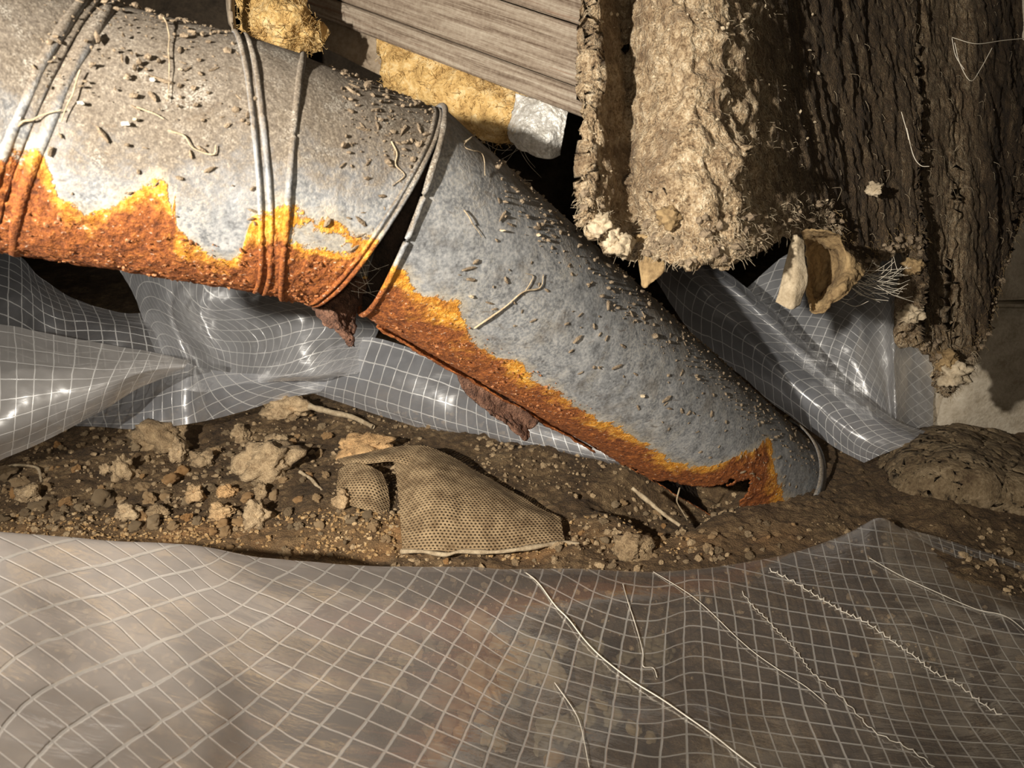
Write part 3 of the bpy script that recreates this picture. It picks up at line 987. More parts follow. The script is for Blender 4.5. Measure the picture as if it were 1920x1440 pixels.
# --- sheet behind the duct on the left
back = empty('plastic_sheet', P(500, 760, 1.45))
tag(back, 'clear gridded plastic sheet bunched in folds behind and under the duct', 'plastic sheet')
FB = MAT['film_back']
def bfilm(*a, **k):
    o, g = film(*a, **k)
    par = a[6]
    o.location = -np.array(world_loc(par))
    return o
bfilm('film_fold', [[(-140, 470, 1.42), (-60, 470, 1.42), (30, 478, 1.42), (70, 515, 1.40), (130, 555, 1.40), (220, 584, 1.42), (300, 588, 1.44)],
                    [(-140, 540, 1.36), (-60, 540, 1.36), (30, 548, 1.36), (90, 580, 1.35), (150, 600, 1.37), (230, 618, 1.38), (310, 630, 1.40)],
                    [(-140, 700, 1.33), (-60, 690, 1.33), (30, 680, 1.33), (100, 680, 1.33), (160, 690, 1.34), (240, 700, 1.36), (330, 705, 1.37)]], 120, 60,
      lambda s, t: (s * 18, t * 9 + 0.6 * np.sin(s * 9)), MAT['film_shaded'], back, wr=0.004, seed=4)
bfilm('film_fold', [[(-160, 585, 1.180), (-60, 600, 1.180), (20, 610, 1.180), (120, 630, 1.190), (240, 652, 1.210), (300, 664, 1.220), (358, 678, 1.240)],
                    [(-160, 680, 1.120), (-60, 690, 1.120), (20, 695, 1.120), (110, 700, 1.140), (210, 700, 1.170), (285, 690, 1.200), (350, 684, 1.230)],
                    [(-160, 830, 1.090), (-60, 815, 1.090), (10, 800, 1.100), (95, 770, 1.130), (190, 735, 1.160), (270, 705, 1.200), (345, 690, 1.230)],
                    [(-160, 920, 1.100), (-60, 890, 1.110), (0, 864, 1.130), (80, 828, 1.150), (170, 782, 1.180), (250, 733, 1.210), (342, 694, 1.240)]], 130, 80,
      lambda s, t: (s * 16 - 0.6 * t, t * 9), MAT['film_warm_lit'], back, wr=0.003, seed=6)
bfilm('film_fold', [[(90, 740, 1.38), (170, 735, 1.36), (250, 715, 1.34), (300, 695, 1.32), (352, 682, 1.31), (380, 690, 1.33), (450, 700, 1.38), (560, 700, 1.42), (640, 690, 1.44)],
                    [(90, 780, 1.37), (170, 775, 1.35), (250, 765, 1.33), (300, 755, 1.31), (350, 745, 1.30), (390, 742, 1.34), (455, 735, 1.38), (540, 720, 1.42), (620, 715, 1.44)],
                    [(100, 798, 1.37), (180, 800, 1.34), (250, 805, 1.32), (300, 802, 1.31), (352, 795, 1.30), (400, 786, 1.34), (460, 770, 1.38), (530, 748, 1.42), (600, 735, 1.44)]], 140, 50,
      lambda s, t: (s * 22 - np.clip(s - .5, 0, 1) * 10 * t, t * 4 + np.clip(s - .5, 0, 1) * 6), FB, back, wr=0.003, seed=8)
bfilm('film_fold', [[(200, 470, 1.46), (250, 450, 1.45), (330, 440, 1.42), (430, 450, 1.42), (520, 470, 1.46), (600, 480, 1.44), (760, 500, 1.46)],
                    [(240, 535, 1.44), (268, 530, 1.42), (320, 540, 1.38), (380, 560, 1.44), (460, 550, 1.40), (570, 550, 1.36), (720, 580, 1.44)],
                    [(265, 590, 1.42), (285, 590, 1.40), (325, 600, 1.36), (385, 610, 1.45), (460, 600, 1.39), (580, 590, 1.35), (710, 620, 1.44)],
                    [(285, 645, 1.40), (310, 645, 1.38), (350, 655, 1.36), (410, 660, 1.45), (490, 650, 1.39), (580, 645, 1.36), (690, 660, 1.43)],
                    [(300, 690, 1.39), (330, 700, 1.37), (370, 705, 1.37), (440, 712, 1.42), (510, 705, 1.38), (590, 700, 1.37), (680, 690, 1.42)],
                    [(310, 720, 1.38), (345, 730, 1.37), (385, 735, 1.38), (445, 722, 1.40), (520, 716, 1.39), (590, 712, 1.39), (670, 700, 1.41)]], 170, 130,
      lambda s, t: (s * 34 + 3.2 * np.sin(t * 6.5 + s * 2.0), t * 12 + 1.2 * np.sin(s * 7)), MAT['film_lit'], back, wr=0.004, seed=10)
bfilm('film_fold', [[(620, 650, 1.44), (690, 632, 1.42), (790, 660, 1.40), (880, 700, 1.38), (960, 760, 1.34), (1060, 800, 1.30), (1180, 850, 1.26)],
                    [(575, 690, 1.45), (660, 690, 1.42), (760, 715, 1.39), (860, 745, 1.37), (950, 785, 1.33), (1060, 820, 1.29), (1180, 858, 1.25)],
                    [(558, 718, 1.45), (640, 733, 1.43), (740, 762, 1.40), (850, 796, 1.37), (950, 822, 1.33), (1060, 845, 1.29), (1180, 870, 1.25)],
                    [(560, 728, 1.46), (630, 752, 1.44), (740, 788, 1.41), (850, 818, 1.38), (950, 838, 1.34), (1060, 852, 1.30), (1180, 876, 1.26)]], 150, 60,
      lambda s, t: (s * 30 - 1.2 * t, t * 5 + 0.3), FB, back, wr=0.0022, seed=13)

# --- sheet beyond the duct on the right
right = empty('plastic_sheet', P(1560, 800, 1.241))
tag(right, 'clear gridded plastic sheet folded beyond the duct, below the rotted slab', 'plastic sheet')
bfilm('film_fold', [[(1150, 440, 1.278), (1220, 510, 1.278), (1290, 615, 1.278), (1390, 705, 1.288), (1480, 780, 1.297), (1560, 835, 1.278), (1620, 868, 1.250)],
                    [(1190, 440, 1.335), (1270, 500, 1.335), (1350, 580, 1.344), (1440, 675, 1.344), (1530, 755, 1.316), (1600, 815, 1.278), (1660, 850, 1.250)],
                    [(1230, 440, 1.278), (1300, 490, 1.269), (1400, 570, 1.260), (1490, 660, 1.250), (1580, 740, 1.241), (1650, 795, 1.250), (1715, 828, 1.250)],
                    [(1250, 440, 1.316), (1320, 480, 1.297), (1415, 552, 1.288), (1510, 645, 1.278), (1610, 740, 1.269), (1690, 793, 1.269), (1752, 812, 1.269)]], 150, 90,
      lambda s, t: (s * 30 + 1.5 * np.sin(t * 5) + 4 * t, t * 7 - 3 * s + 0.8 * np.sin(s * 8)), FB, right, wr=0.004, seed=15)
bfilm('film_fold', [[(1330, 590, 1.457), (1400, 540, 1.457), (1470, 480, 1.457), (1560, 440, 1.429), (1640, 420, 1.410), (1675, 420, 1.391), (1700, 425, 1.410), (1760, 430, 1.410)],
                    [(1410, 620, 1.438), (1470, 570, 1.438), (1530, 545, 1.410), (1590, 530, 1.382), (1645, 530, 1.382), (1672, 535, 1.354), (1700, 540, 1.382), (1757, 545, 1.391)],
                    [(1470, 660, 1.410), (1520, 630, 1.391), (1570, 610, 1.363), (1615, 610, 1.354), (1655, 620, 1.363), (1675, 625, 1.316), (1700, 630, 1.354), (1754, 640, 1.363)],
                    [(1540, 720, 1.372), (1580, 700, 1.354), (1615, 700, 1.335), (1645, 710, 1.335), (1665, 715, 1.344), (1677, 720, 1.297), (1700, 725, 1.335), (1752, 735, 1.344)],
                    [(1620, 790, 1.335), (1640, 785, 1.325), (1655, 785, 1.325), (1665, 790, 1.325), (1673, 795, 1.325), (1680, 800, 1.297), (1700, 808, 1.316), (1750, 815, 1.325)]], 140, 110,
      lambda s, t: (s * 13 + t * 15, s * 13 - t * 15), MAT['film_lit'], right, wr=0.004, seed=17)

# ------------------------------------------------------------------ joist, insulation and foil above
def board(name, a0, a1, height, depth, parent, mat, seed, label=None, back_off=0.0):
    """board with end points on its lower front edge; front face looks at the camera side."""
    e = a1 - a0
    L = np.linalg.norm(e); e = e / L
    upv = np.array([0, 0.10, 1.0]); upv = upv - e * (upv @ e); upv /= np.linalg.norm(upv)
    nv = np.cross(e, upv)
    if nv @ (CAM - a0) < 0: nv = -nv
    ns = 260
    prof = []
    b = 0.003
    for k in np.linspace(0, 1, 26): prof.append((b + k * (height - 2 * b), 0.0))
    prof = [(0.0, -depth)] + [(0.0, -k) for k in np.linspace(depth * .9, b, 14)] + prof + [(height, -b), (height, -depth)]
    prof = np.array(prof)
    s = np.linspace(0, L, ns)
    g = a0 + s[None, :, None] * e + prof[:, 0][:, None, None] * upv + (prof[:, 1] - back_off)[:, None, None] * nv
    q = np.stack([np.broadcast_to(s[None] * 2.2, g.shape[:2]), np.broadcast_to(prof[:, :1] * 130, g.shape[:2]), np.broadcast_to(prof[:, 1:] * 130, g.shape[:2])], -1)
    d = 0.0016 * fbm(q, 4, seed) + 0.0012 * np.minimum(0, fbm(q * 2.3, 2, seed + 4))
    g = g + (nv * 0.8 - upv * 0.2) * d[..., None]
    o = mesh_obj(name, g, grid_faces(len(prof), ns), mat, parent)
    per = np.concatenate([[0], np.cumsum(np.linalg.norm(np.diff(prof, axis=0), axis=1))]) + seed * 1.7
    vert_uv(o, np.stack([np.broadcast_to(s[None], g.shape[:2]), np.broadcast_to(per[:, None], g.shape[:2])], -1))
    if label: o['label'] = label
    return o
joist = empty('wooden_joist', (0, 0, 0))
tag(joist, 'weathered grey wooden floor joist with split grain running above the duct', 'joist')
ja, jb = P(330, -70, 1.42), P(1330, 311, 0.98)
joist_lo = board('board', ja, jb, 0.034, 0.09, joist, MAT['wood'], 3, 'narrow lower board')
je = unit(jb - ja)
jup = np.array([0, 0.10, 1.0]); jup = jup - je * (jup @ je); jup /= np.linalg.norm(jup)
board('board', ja + jup * 0.0355, jb + jup * 0.0355, 0.075, 0.09, joist, MAT['wood'], 14, 'wider middle board', 0.003)
board('board', ja + jup * 0.112, jb + jup * 0.112, 0.16, 0.09, joist, MAT['wood'], 25, 'upper board', -0.002)

def soft(name, rows, ns, nt, amp, fr, mat, thick, label, cat, seed, group=None, stretch=(1, 1, 1), parent=None):
    g = surf(rows, ns, nt)
    n = normals(g)
    if n[nt // 2, ns // 2] @ (CAM - g[nt // 2, ns // 2]) < 0: n = -n
    g = g + n * (amp * fbm(g * fr * np.array(stretch), 4, seed) + amp * 0.4 * np.abs(fbm(g * fr * 3.1, 3, seed + 3)))[..., None]
    o = mesh_obj(name, g, grid_faces(nt, ns), mat, parent)
    k = np.array(o.data.polygons[len(o.data.polygons) // 2].normal)
    c = np.array(o.data.polygons[len(o.data.polygons) // 2].center)
    if k @ (CAM - c) < 0: o.data.flip_normals()
    solid(o, thick)
    if label: tag(o, label, cat, group)
    if mat is MAT['wool']:
        rg = np.random.default_rng(seed)
        parts = []
        for _ in range(900):
            i, j = int(rg.integers(0, nt)), int(rg.integers(0, ns))
            d = unit(n[i, j] * rg.uniform(.1, .7) + rg.normal(0, .7, 3))
            L = rg.uniform(.004, .016)
            q = [g[i, j], g[i, j] + d * L * .5 + rg.normal(0, L * .2, 3), g[i, j] + d * L + rg.normal(0, L * .3, 3)]
            parts.append(tube_mesh(cr(q, 6), .00035, 3))
        fo = mesh_obj('fibre', *merge(parts), mat, o)
        fo['kind'] = 'stuff'
    return o
soft('insulation_batt', [[(700, 40, 1.24), (780, 70, 1.22), (860, 110, 1.20), (940, 150, 1.17), (1030, 190, 1.14)],
                         [(712, 100, 1.22), (780, 120, 1.19), (860, 150, 1.16), (940, 190, 1.14), (1010, 215, 1.13)],
                         [(715, 150, 1.23), (790, 185, 1.20), (860, 215, 1.17), (930, 240, 1.15), (975, 245, 1.15)],
                         [(730, 190, 1.27), (800, 220, 1.25), (860, 245, 1.23), (920, 262, 1.21), (960, 262, 1.21)]], 110, 60, 0.010, 26, MAT['wool'], 0.03,
     'yellow fibrous insulation strip tucked under the joist behind the duct', 'insulation', 4)
soft('insulation_wad', [[(445, -195, 1.10), (485, -195, 1.09), (530, -195, 1.09), (575, -190, 1.10)],
                        [(440, -40, 1.10), (480, -40, 1.08), (530, -35, 1.07), (580, -10, 1.10)],
                        [(440, 10, 1.07), (485, 10, 1.04), (540, 15, 1.04), (590, 35, 1.08)],
                        [(450, 50, 1.07), (490, 55, 1.04), (545, 60, 1.04), (600, 72, 1.08)],
                        [(470, 90, 1.10), (510, 98, 1.08), (560, 100, 1.08), (605, 95, 1.11)]], 70, 60, 0.016, 30, MAT['wool'], 0.03,
     'loose wad of yellow insulation poking out above the duct elbow', 'insulation', 9)
soft('foil_scrap', [[(968, 176, 1.115), (1000, 182, 1.10), (1035, 192, 1.09), (1066, 205, 1.09)],
                    [(958, 215, 1.12), (990, 222, 1.09), (1030, 228, 1.085), (1060, 235, 1.09)],
                    [(952, 248, 1.12), (985, 258, 1.09), (1025, 266, 1.085), (1056, 262, 1.09)],
                    [(972, 276, 1.12), (1000, 292, 1.10), (1030, 298, 1.095), (1052, 292, 1.10)]], 60, 60, 0.008, 40, MAT['foil'], 0.001,
     'crumpled silver foil scrap hanging below the joist', 'foil', 11)
soft('paper_facing', [[(590, 0, 1.30), (640, 10, 1.29), (700, 40, 1.27), (750, 60, 1.26)],
                      [(592, 40, 1.29), (640, 50, 1.28), (700, 75, 1.26), (745, 95, 1.26)],
                      [(598, 85, 1.29), (640, 105, 1.28), (700, 135, 1.27), (735, 150, 1.27)]], 40, 30, 0.004, 14, MAT['kraft'], 0.002,
     'flat brown paper facing behind the duct beside the yellow wad', 'paper', 5)
soft('cardboard_strip', [[(420, -215, 1.03), (428, -215, 1.02), (438, -215, 1.03)],
                         [(424, -40, 1.02), (430, -40, 1.00), (440, -40, 1.02)],
                         [(424, 10, 1.02), (431, 12, 1.00), (440, 15, 1.02)],
                         [(428, 45, 1.02), (436, 55, 1.00), (446, 66, 1.03)]], 16, 40, 0.003, 20, MAT['kraft'], 0.003,
     'curled brown cardboard strip beside the loose yellow wad', 'cardboard', 6)
soft('wooden_post', [[(175, -90, 1.66), (300, -90, 1.64), (360, -90, 1.64), (440, -90, 1.66)],
                     [(180, 60, 1.66), (300, 60, 1.64), (360, 60, 1.64), (440, 60, 1.66)],
                     [(190, 230, 1.66), (300, 230, 1.64), (360, 230, 1.64), (440, 230, 1.66)]], 40, 60, 0.003, 20, MAT['dark'], 0.05,
     'dark upright timber standing behind the duct near the yellow wad', 'timber', 8)

# ------------------------------------------------------------------ rotted slab hanging on the right
slab = empty('rotted_slab', P(1500, -60, 0.75))
tag(slab, 'large brown rotted fibrous slab hanging down with a ragged crumbling lower edge', 'rotted slab')
SO = world_loc(slab)
#      bottom px,py,d      top px, d          lobe
SL = [(1090, 396, 0.649, 1102, 0.660, .9), (1098, 422, 0.643, 1106, 0.654, .9), (1128, 440, 0.649, 1118, 0.660, .8), (1150, 468, 0.671, 1140, 0.704, .5), (1186, 478, 0.682, 1166, 0.748, .55), (1214, 472, 0.660, 1190, 0.715, .9),
      (1250, 490, 0.638, 1215, 0.671, 1), (1310, 492, 0.621, 1250, 0.643, 1), (1380, 488, 0.629, 1300, 0.638, 1), (1404, 474, 0.649, 1340, 0.654, 1), (1444, 456, 0.688, 1390, 0.688, .9), (1492, 432, 0.748, 1430, 0.737, .45),
      (1530, 426, 0.792, 1470, 0.792, .15), (1562, 442, 0.820, 1520, 0.836, .05), (1600, 482, 0.853, 1560, 0.880, .05), (1636, 512, 0.880, 1600, 0.913, .05), (1656, 490, 0.896, 1630, 0.935, .05), (1690, 470, 0.918, 1660, 0.957, .08),
      (1724, 482, 0.935, 1690, 0.979, .1), (1726, 560, 0.935, 1710, 0.990, .12), (1706, 602, 0.935, 1722, 1.001, .3), (1694, 634, 0.941, 1735, 1.007, .35), (1722, 644, 0.946, 1750, 1.018, .3), (1746, 658, 0.963, 1770, 1.034, .2),
      (1762, 692, 0.974, 1790, 1.045, .35), (1776, 738, 0.979, 1805, 1.056, .5), (1800, 716, 0.990, 1825, 1.067, .4), (1826, 680, 1.007, 1845, 1.084, .1), (1842, 640, 1.029, 1870, 1.100, 0), (1870, 570, 1.062, 1910, 1.133, 0),
      (1890, 490, 1.089, 1940, 1.155, 0), (1908, 430, 1.111, 1970, 1.177, 0), (1960, 330, 1.144, 2020, 1.210, 0)]
def build_slab():
    ns, nt = 420, 230
    bot = cr([P(a, b, c) for a, b, c, *_ in SL], ns)
    top = cr([P(q[3], -150, q[4]) for q in SL], ns)
    dv = top - bot
    top = bot + dv * ((0.862 - bot[:, 2]) / dv[:, 2])[:, None]     # hangs from the ceiling
    lob = np.clip(cr([[q[5]] for q in SL], ns)[:, 0], 0, 1)
    # crumbly bottom outline
    zr = 0.007 * fbm(bot * 60, 3, 4) + 0.006 * fbm(bot * 190, 2, 5)
    bot = bot + np.array([0, 0, 1.0]) * zr[:, None]
    t = np.linspace(0, 1, nt)
    tt = (1 - (1 - t) ** 1.35)
    g = top[None] * (1 - tt)[:, None, None] + bot[None] * tt[:, None, None]
    n = normals(g)
    if n[90, 120] @ (CAM - g[90, 120]) < 0: n = -n
    L = lob[None]
    lump_ = 0.012 * fbm(g * 17, 3, 7) + 0.007 * fbm(g * 55, 3, 9) + 0.0035 * fbm(g * 170, 3, 12)
    st = 0.008 * fbm(g * np.array([22, 22, 4]), 3, 15) + 0.0048 * fbm(g * np.array([90, 90, 7]), 3, 17) + 0.002 * fbm(g * 150, 2, 19)
    d = lump_ * L + st * (1 - L)
    # lower rim swells a little
    d = d + 0.006 * np.clip((t[:, None] - 0.8) / 0.2, 0, 1) * fbm(g * 40, 3, 23)
    g = g + n * d[..., None]
    o = mesh_obj('rotted_board', g, grid_faces(nt, ns), MAT['slab'], slab, origin=SO)
    point_attr(o, 'lobe', np.clip(np.broadcast_to(L, g.shape[:2]) + 0.35 * np.clip((t[:, None] - 0.93) / 0.07, 0, 1), 0, 1))
    c = np.array(o.data.polygons[len(o.data.polygons) // 2].center) + SO
    k = np.array(o.data.polygons[len(o.data.polygons) // 2].normal)
    if k @ (CAM - c) < 0: o.data.flip_normals()
    solid(o, 0.010)
    return g, n, lob
SG, SN, SLOB = build_slab()

# loose fibres on the slab and along its rim
def fibres(name, count, rows_range, cols_range, length, r, mat, down=0.5, seed=1):
    rg = np.random.default_rng(seed)
    parts = []
    nt, ns = SG.shape[:2]
    for _ in range(count):
        i = int(nt * rg.uniform(*rows_range)) ; j = int(ns * rg.uniform(*cols_range))
        i = min(i, nt - 1); j = min(j, ns - 1)
        p = SG[i, j]; n = SN[i, j]
        d = unit(n * rg.uniform(0.2, 1.0) + rg.normal(0, 0.7, 3) + np.array([0, 0, -down]))
        L = length * rg.uniform(0.3, 1.0)
        q = [p, p + d * L * 0.5 + rg.normal(0, L * 0.12, 3), p + unit(d + np.array([0, 0, -down])) * L + rg.normal(0, L * 0.15, 3)]
        parts.append(tube_mesh(cr(q, 6), np.linspace(r, r * 0.4, 6), 3))
    v, f = merge(parts)
    o = mesh_obj(name, v, f, MAT[mat], slab, origin=SO)
    o['kind'] = 'stuff'
    return o
fibres('fibre', 900, (0.86, 1.0), (0.0, 0.42), 0.012, 0.00035, 'leaf', 0.4, 2)
fibres('fibre', 700, (0.85, 1.0), (0.4, 1.0), 0.012, 0.0004, 'curl', 0.7, 3)
fibres('fibre', 700, (0.05, 0.9), (0.16, 0.36), 0.008, 0.0003, 'leaf', 0.3, 4)
fibres('fibre', 300, (0.1, 0.9), (0.4, 0.98), 0.016, 0.0004, 'leaf', 1.0, 5)
fibres('fibre', 500, (0.93, 1.0), (0.74, 0.84), 0.016, 0.0004, 'leaf', 0.6, 6)

def crumbs_on_slab(count, seed, mat, size, rows_range, cols_range):
    rg = np.random.default_rng(seed)
    nt, ns = SG.shape[:2]
    parts = []
    for k in range(count):
        i = min(int(nt * rg.uniform(*rows_range)), nt - 1); j = min(int(ns * rg.uniform(*cols_range)), ns - 1)
        v, f = lump(1, int(rg.integers(1, 40)))
        s = size * rg.uniform(0.4, 1.2) ** 2
        parts.append((v * s * rg.uniform(0.6, 1.3, 3) + SG[i, j] + SN[i, j] * s * 0.3, f))
    v, f = merge(parts)
    o = mesh_obj('crumb', v, f, MAT[mat], slab, origin=SO, smooth=False)
    o['kind'] = 'stuff'
crumbs_on_slab(420, 3, 'leaf', 0.0017, (0.1, 1.0), (0.0, 0.42))
crumbs_on_slab(250, 5, 'crumb', 0.004, (0.85, 1.0), (0.0, 0.42))
crumbs_on_slab(250, 6, 'crumb', 0.0035, (0.9, 1.0), (0.4, 0.95))

def knob(name, px_, py_, d, r, mat, label, seed, parent=slab, sub=4, flat=0.85):
    v, f = lump(sub, seed, 0.5, 1.7, 0.3, flat)
    v = v * (1 + 0.14 * fbm(v * 3.2 + seed, 3, seed + 1) + 0.12 * fbm(v * 9.0, 3, seed + 2))[:, None]
    p = P(px_, py_, d)
    o = mesh_obj(name, v * r + p, f, MAT[mat], parent, origin=world_loc(parent))
    if label: o['label'] = label
    return o
knob('pale_lump', 1126, 424, 0.643, 0.0119, 'leaf', 'pale cream lump on the lower corner', 5)
knob('pale_lump', 1166, 462, 0.649, 0.0104, 'leaf', 'small cream lump under the corner', 8)
knob('pale_lump', 1148, 446, 0.647, 0.0085, 'leaf', None, 12)
knob('brown_lump', 1258, 408, 0.627, 0.0095, 'curl', 'orange brown nodule on the pale bulge', 9)
knob('fibre_tuft', 1782, 700, 0.974, 0.0181, 'leaf', 'pale fibrous tuft at the lowest tip', 14)
knob('fibre_tuft', 1768, 672, 0.974, 0.0142, 'curl', None, 15)
knob('fibre_tuft', 1708, 590, 0.929, 0.0133, 'leaf', 'tan crumbling tuft beside the notch', 17)
knob('fibre_tuft', 1712, 500, 0.929, 0.0114, 'curl', None, 18)
knob('fibre_tuft', 1640, 355, 0.880, 0.0085, 'leaf', 'small pale tuft stuck on the dark face', 21)

soft('thin_flap', [[(1192, 440, 0.673), (1212, 440, 0.667), (1236, 455, 0.664)],
                   [(1198, 485, 0.673), (1214, 490, 0.664), (1246, 505, 0.662)],
                   [(1204, 538, 0.671), (1211, 540, 0.667), (1218, 532, 0.667)]], 20, 30, 0.003, 40, MAT['curl'], 0.0012, None, None, 4, parent=None).parent = slab
bpy.data.objects['thin_flap'].location = -SO
bpy.data.objects['thin_flap']['label'] = 'thin dry flap dangling below the pale bulge'

# ------------------------------------------------------------------ dry scraps below the slab
soft('dry_scrap', [[(1486, 440, 0.725), (1496, 440, 0.720), (1508, 450, 0.725)],
                   [(1476, 480, 0.725), (1492, 485, 0.715), (1510, 490, 0.720)],
                   [(1462, 540, 0.725), (1490, 540, 0.715), (1514, 525, 0.720)],
                   [(1454, 566, 0.725), (1482, 580, 0.720), (1500, 572, 0.725)]], 24, 36, 0.002, 40, MAT['leaf'], 0.001,
     'thin pale tan papery scrap hanging under the dark slab', 'scrap', 4)
soft('curled_scrap', [[(1502, 436, .745), (1530, 428, .73), (1565, 436, .735), (1588, 462, .75), (1612, 486, .765)],
                      [(1514, 472, .765), (1540, 468, .785), (1566, 478, .775), (1592, 500, .745), (1622, 512, .755)],
                      [(1516, 512, .765), (1538, 514, .795), (1558, 520, .780), (1580, 528, .735), (1600, 536, .740)],
                      [(1512, 548, .755), (1528, 556, .780), (1544, 556, .765), (1560, 556, .735), (1574, 562, .735)],
                      [(1518, 578, .742), (1526, 584, .745), (1536, 582, .740), (1546, 578, .733), (1556, 574, .735)]], 60, 60, 0.007, 55, MAT['curl'], 0.0012,
     'curled yellow brown papery scrap beside the pale hanging scrap', 'scrap', 9)

def webs(name, segs, r, label, d0=0.0):
    parts = [tube_mesh(cr([P(*q) for q in s], 18), r, 4) for s in segs]
    v, f = merge(parts)
    o = mesh_obj(name, v, f, MAT['web'])
    tag(o, label, 'cobweb', None, 'stuff')
    return o
def rand_web(cx, cy, w_, h_, d, n, seed, sag=10):
    rg = np.random.default_rng(seed)
    out = []
    for _ in range(n):
        a = rg.uniform(-1, 1, 2); b = rg.uniform(-1, 1, 2)
        m_ = (a + b) / 2
        out.append([(cx + a[0] * w_, cy + a[1] * h_, d + rg.uniform(-.02, .02)), (cx + m_[0] * w_, cy + m_[1] * h_ + sag * rg.uniform(0.2, 1), d + rg.uniform(-.02, .02)), (cx + b[0] * w_, cy + b[1] * h_, d + rg.uniform(-.02, .02))])
    return out
webs('cobweb', rand_web(1640, 525, 80, 45, .80, 46, 3), 0.00022, 'tangled pale cobweb strung between the slab points above the folded sheet')
webs('cobweb', rand_web(960, 290, 90, 70, .98, 12, 5, 16), 0.00016, 'fine brown cobweb between the duct ridge and the foil scrap')
webs('cobweb', [[(1785, 70, .90), (1830, 82, .90), (1880, 76, .92), (1940, 70, .95)], [(1790, 80, .90), (1800, 120, .90), (1820, 152, .90), (1838, 130, .91), (1860, 90, .92)],
                [(1785, 72, .90), (1792, 105, .90), (1808, 130, .90)], [(1700, 240, .86), (1712, 290, .86), (1726, 310, .86), (1742, 312, .86)],
                [(1690, 210, .86), (1700, 245, .86), (1704, 262, .86)]], 0.0005, 'dusty looped cobweb clinging to the dark face of the slab')
webs('cobweb', rand_web(690, 520, 50, 40, .69, 16, 8, 5), 0.00018, 'wispy cobweb across the open joint of the duct')

# ------------------------------------------------------------------ perforated fabric scrap on the dirt
scrap = empty('mesh_scrap', G(890, 1000))
tag(scrap, 'torn tan perforated mesh fabric scrap lying on the dirt below the duct', 'mesh fabric')
SCO = world_loc(scrap)
def mesh_part(name, rows, ns, nt, nu, nv, seed, label=None, amp=0.003):
    g = surf(rows, ns, nt)
    n = normals(g)
    g = g + n * (amp * fbm(g * 18, 3, seed))[..., None]
    o = mesh_obj(name, g, grid_faces(nt, ns), MAT['mesh'], scrap, origin=SCO)
    up_ = np.linalg.norm(np.diff(g, axis=0), axis=-1)[::-1]
    vv = np.vstack([np.zeros((1, ns)), np.cumsum(up_, axis=0)])[::-1]
    vert_uv(o, np.stack([g[..., 0] / 0.0056, vv / 0.0056], -1))
    solid(o, 0.0016, 0.0)
    if label: o['label'] = label
mesh_part('fabric_panel', [[(735, 850, 1.20), (790, 836, 1.20), (850, 858, 1.19), (930, 905, 1.16), (1000, 945, 1.11), (1052, 970, 1.085)],
                           [(742, 885, 1.15), (800, 880, 1.12), (860, 895, 1.12), (935, 930, 1.095), (1005, 965, 1.07), (1054, 984, 1.065)],
                           [(748, 945, 1.08), (810, 945, 1.05), (870, 950, 1.05), (940, 970, 1.045), (1008, 988, 1.045), (1056, 998, 1.05)],
                           [(755, 1034, 1.0), (810, 1032, .995), (870, 1034, .995), (940, 1032, 1.0), (1010, 1022, 1.015), (1060, 1014, 1.03)]], 110, 70, 46, 26, 3, 'broad flat panel')
mesh_part('fabric_curl', [[(632, 862, 1.21), (680, 850, 1.20), (740, 838, 1.20), (795, 836, 1.20)],
                          [(640, 868, 1.19), (690, 858, 1.17), (745, 850, 1.17), (800, 856, 1.17)],
                          [(650, 876, 1.18), (700, 868, 1.16), (745, 866, 1.15), (790, 880, 1.15)]], 50, 24, 24, 5, 6, 'narrow rolled upper edge')
mesh_part('fabric_curl', [[(636, 880, 1.19), (660, 870, 1.175), (690, 872, 1.165), (716, 886, 1.16)],
                          [(632, 905, 1.16), (660, 900, 1.14), (696, 900, 1.13), (728, 915, 1.14)],
                          [(634, 935, 1.13), (665, 935, 1.115), (700, 935, 1.11), (732, 945, 1.12)],
                          [(650, 945, 1.12), (680, 955, 1.10), (708, 962, 1.09), (728, 972, 1.09)]], 50, 40, 16, 12, 8, 'curled torn corner', 0.004)
def hem():
    pts = cr([P(752, 1034, .997), P(790, 1034, .99), P(835, 1040, .988), P(865, 1034, .99), P(930, 1035, .995), P(1000, 1026, 1.008), P(1050, 1018, 1.025), P(1085, 1020, 1.03)], 80)
    v, f = tube_mesh(pts, 0.0035 * (1 + 0.5 * fbm(pts * 40, 2, 3)), 6)
    o = mesh_obj('frayed_hem', v, f, MAT['twig'], scrap, origin=SCO)
    o['label'] = 'frayed lower hem'
hem()

# ------------------------------------------------------------------ clods and pebbles
def on_ground(px_, py_, sink=0.0):
    q = G(px_, py_)
    for _ in range(3):
        z = float(ground_height(np.array(q[0]), np.array(q[1])))
        q = G(px_, py_, z)
    return q

CLOD_MESH = []
for k in range(10):
    v, f = lump(3, 30 + k, 0.5, 1.4 + 0.1 * (k % 4), 0.35, 0.8)
    me = bpy.data.meshes.new('dirt_clod')
    me.from_pydata([tuple(x) for x in v], [], [tuple(x) for x in f])
    me.materials.append(MAT['clod'])
    me.polygons.foreach_set('use_smooth', np.full(len(me.polygons), k % 2 == 0))
    CLOD_MESH.append(me)

def place_clod(p, r, label, group, rg, mesh=None, name='dirt_clod'):
    o = bpy.data.objects.new(name, mesh or CLOD_MESH[int(rg.integers(0, 10))])
    COL.objects.link(o)
    sx, sy, sz = rg.uniform(0.8, 1.2, 3)
    o.scale = (r * sx, r * sy, r * sz)
    o.rotation_euler = (rg.uniform(-.4, .4), rg.uniform(-.4, .4), rg.uniform(0, 6.28))
    o.location = (p[0], p[1], p[2] + r * 0.45)
    tag(o, label, 'clod', group)
    return o

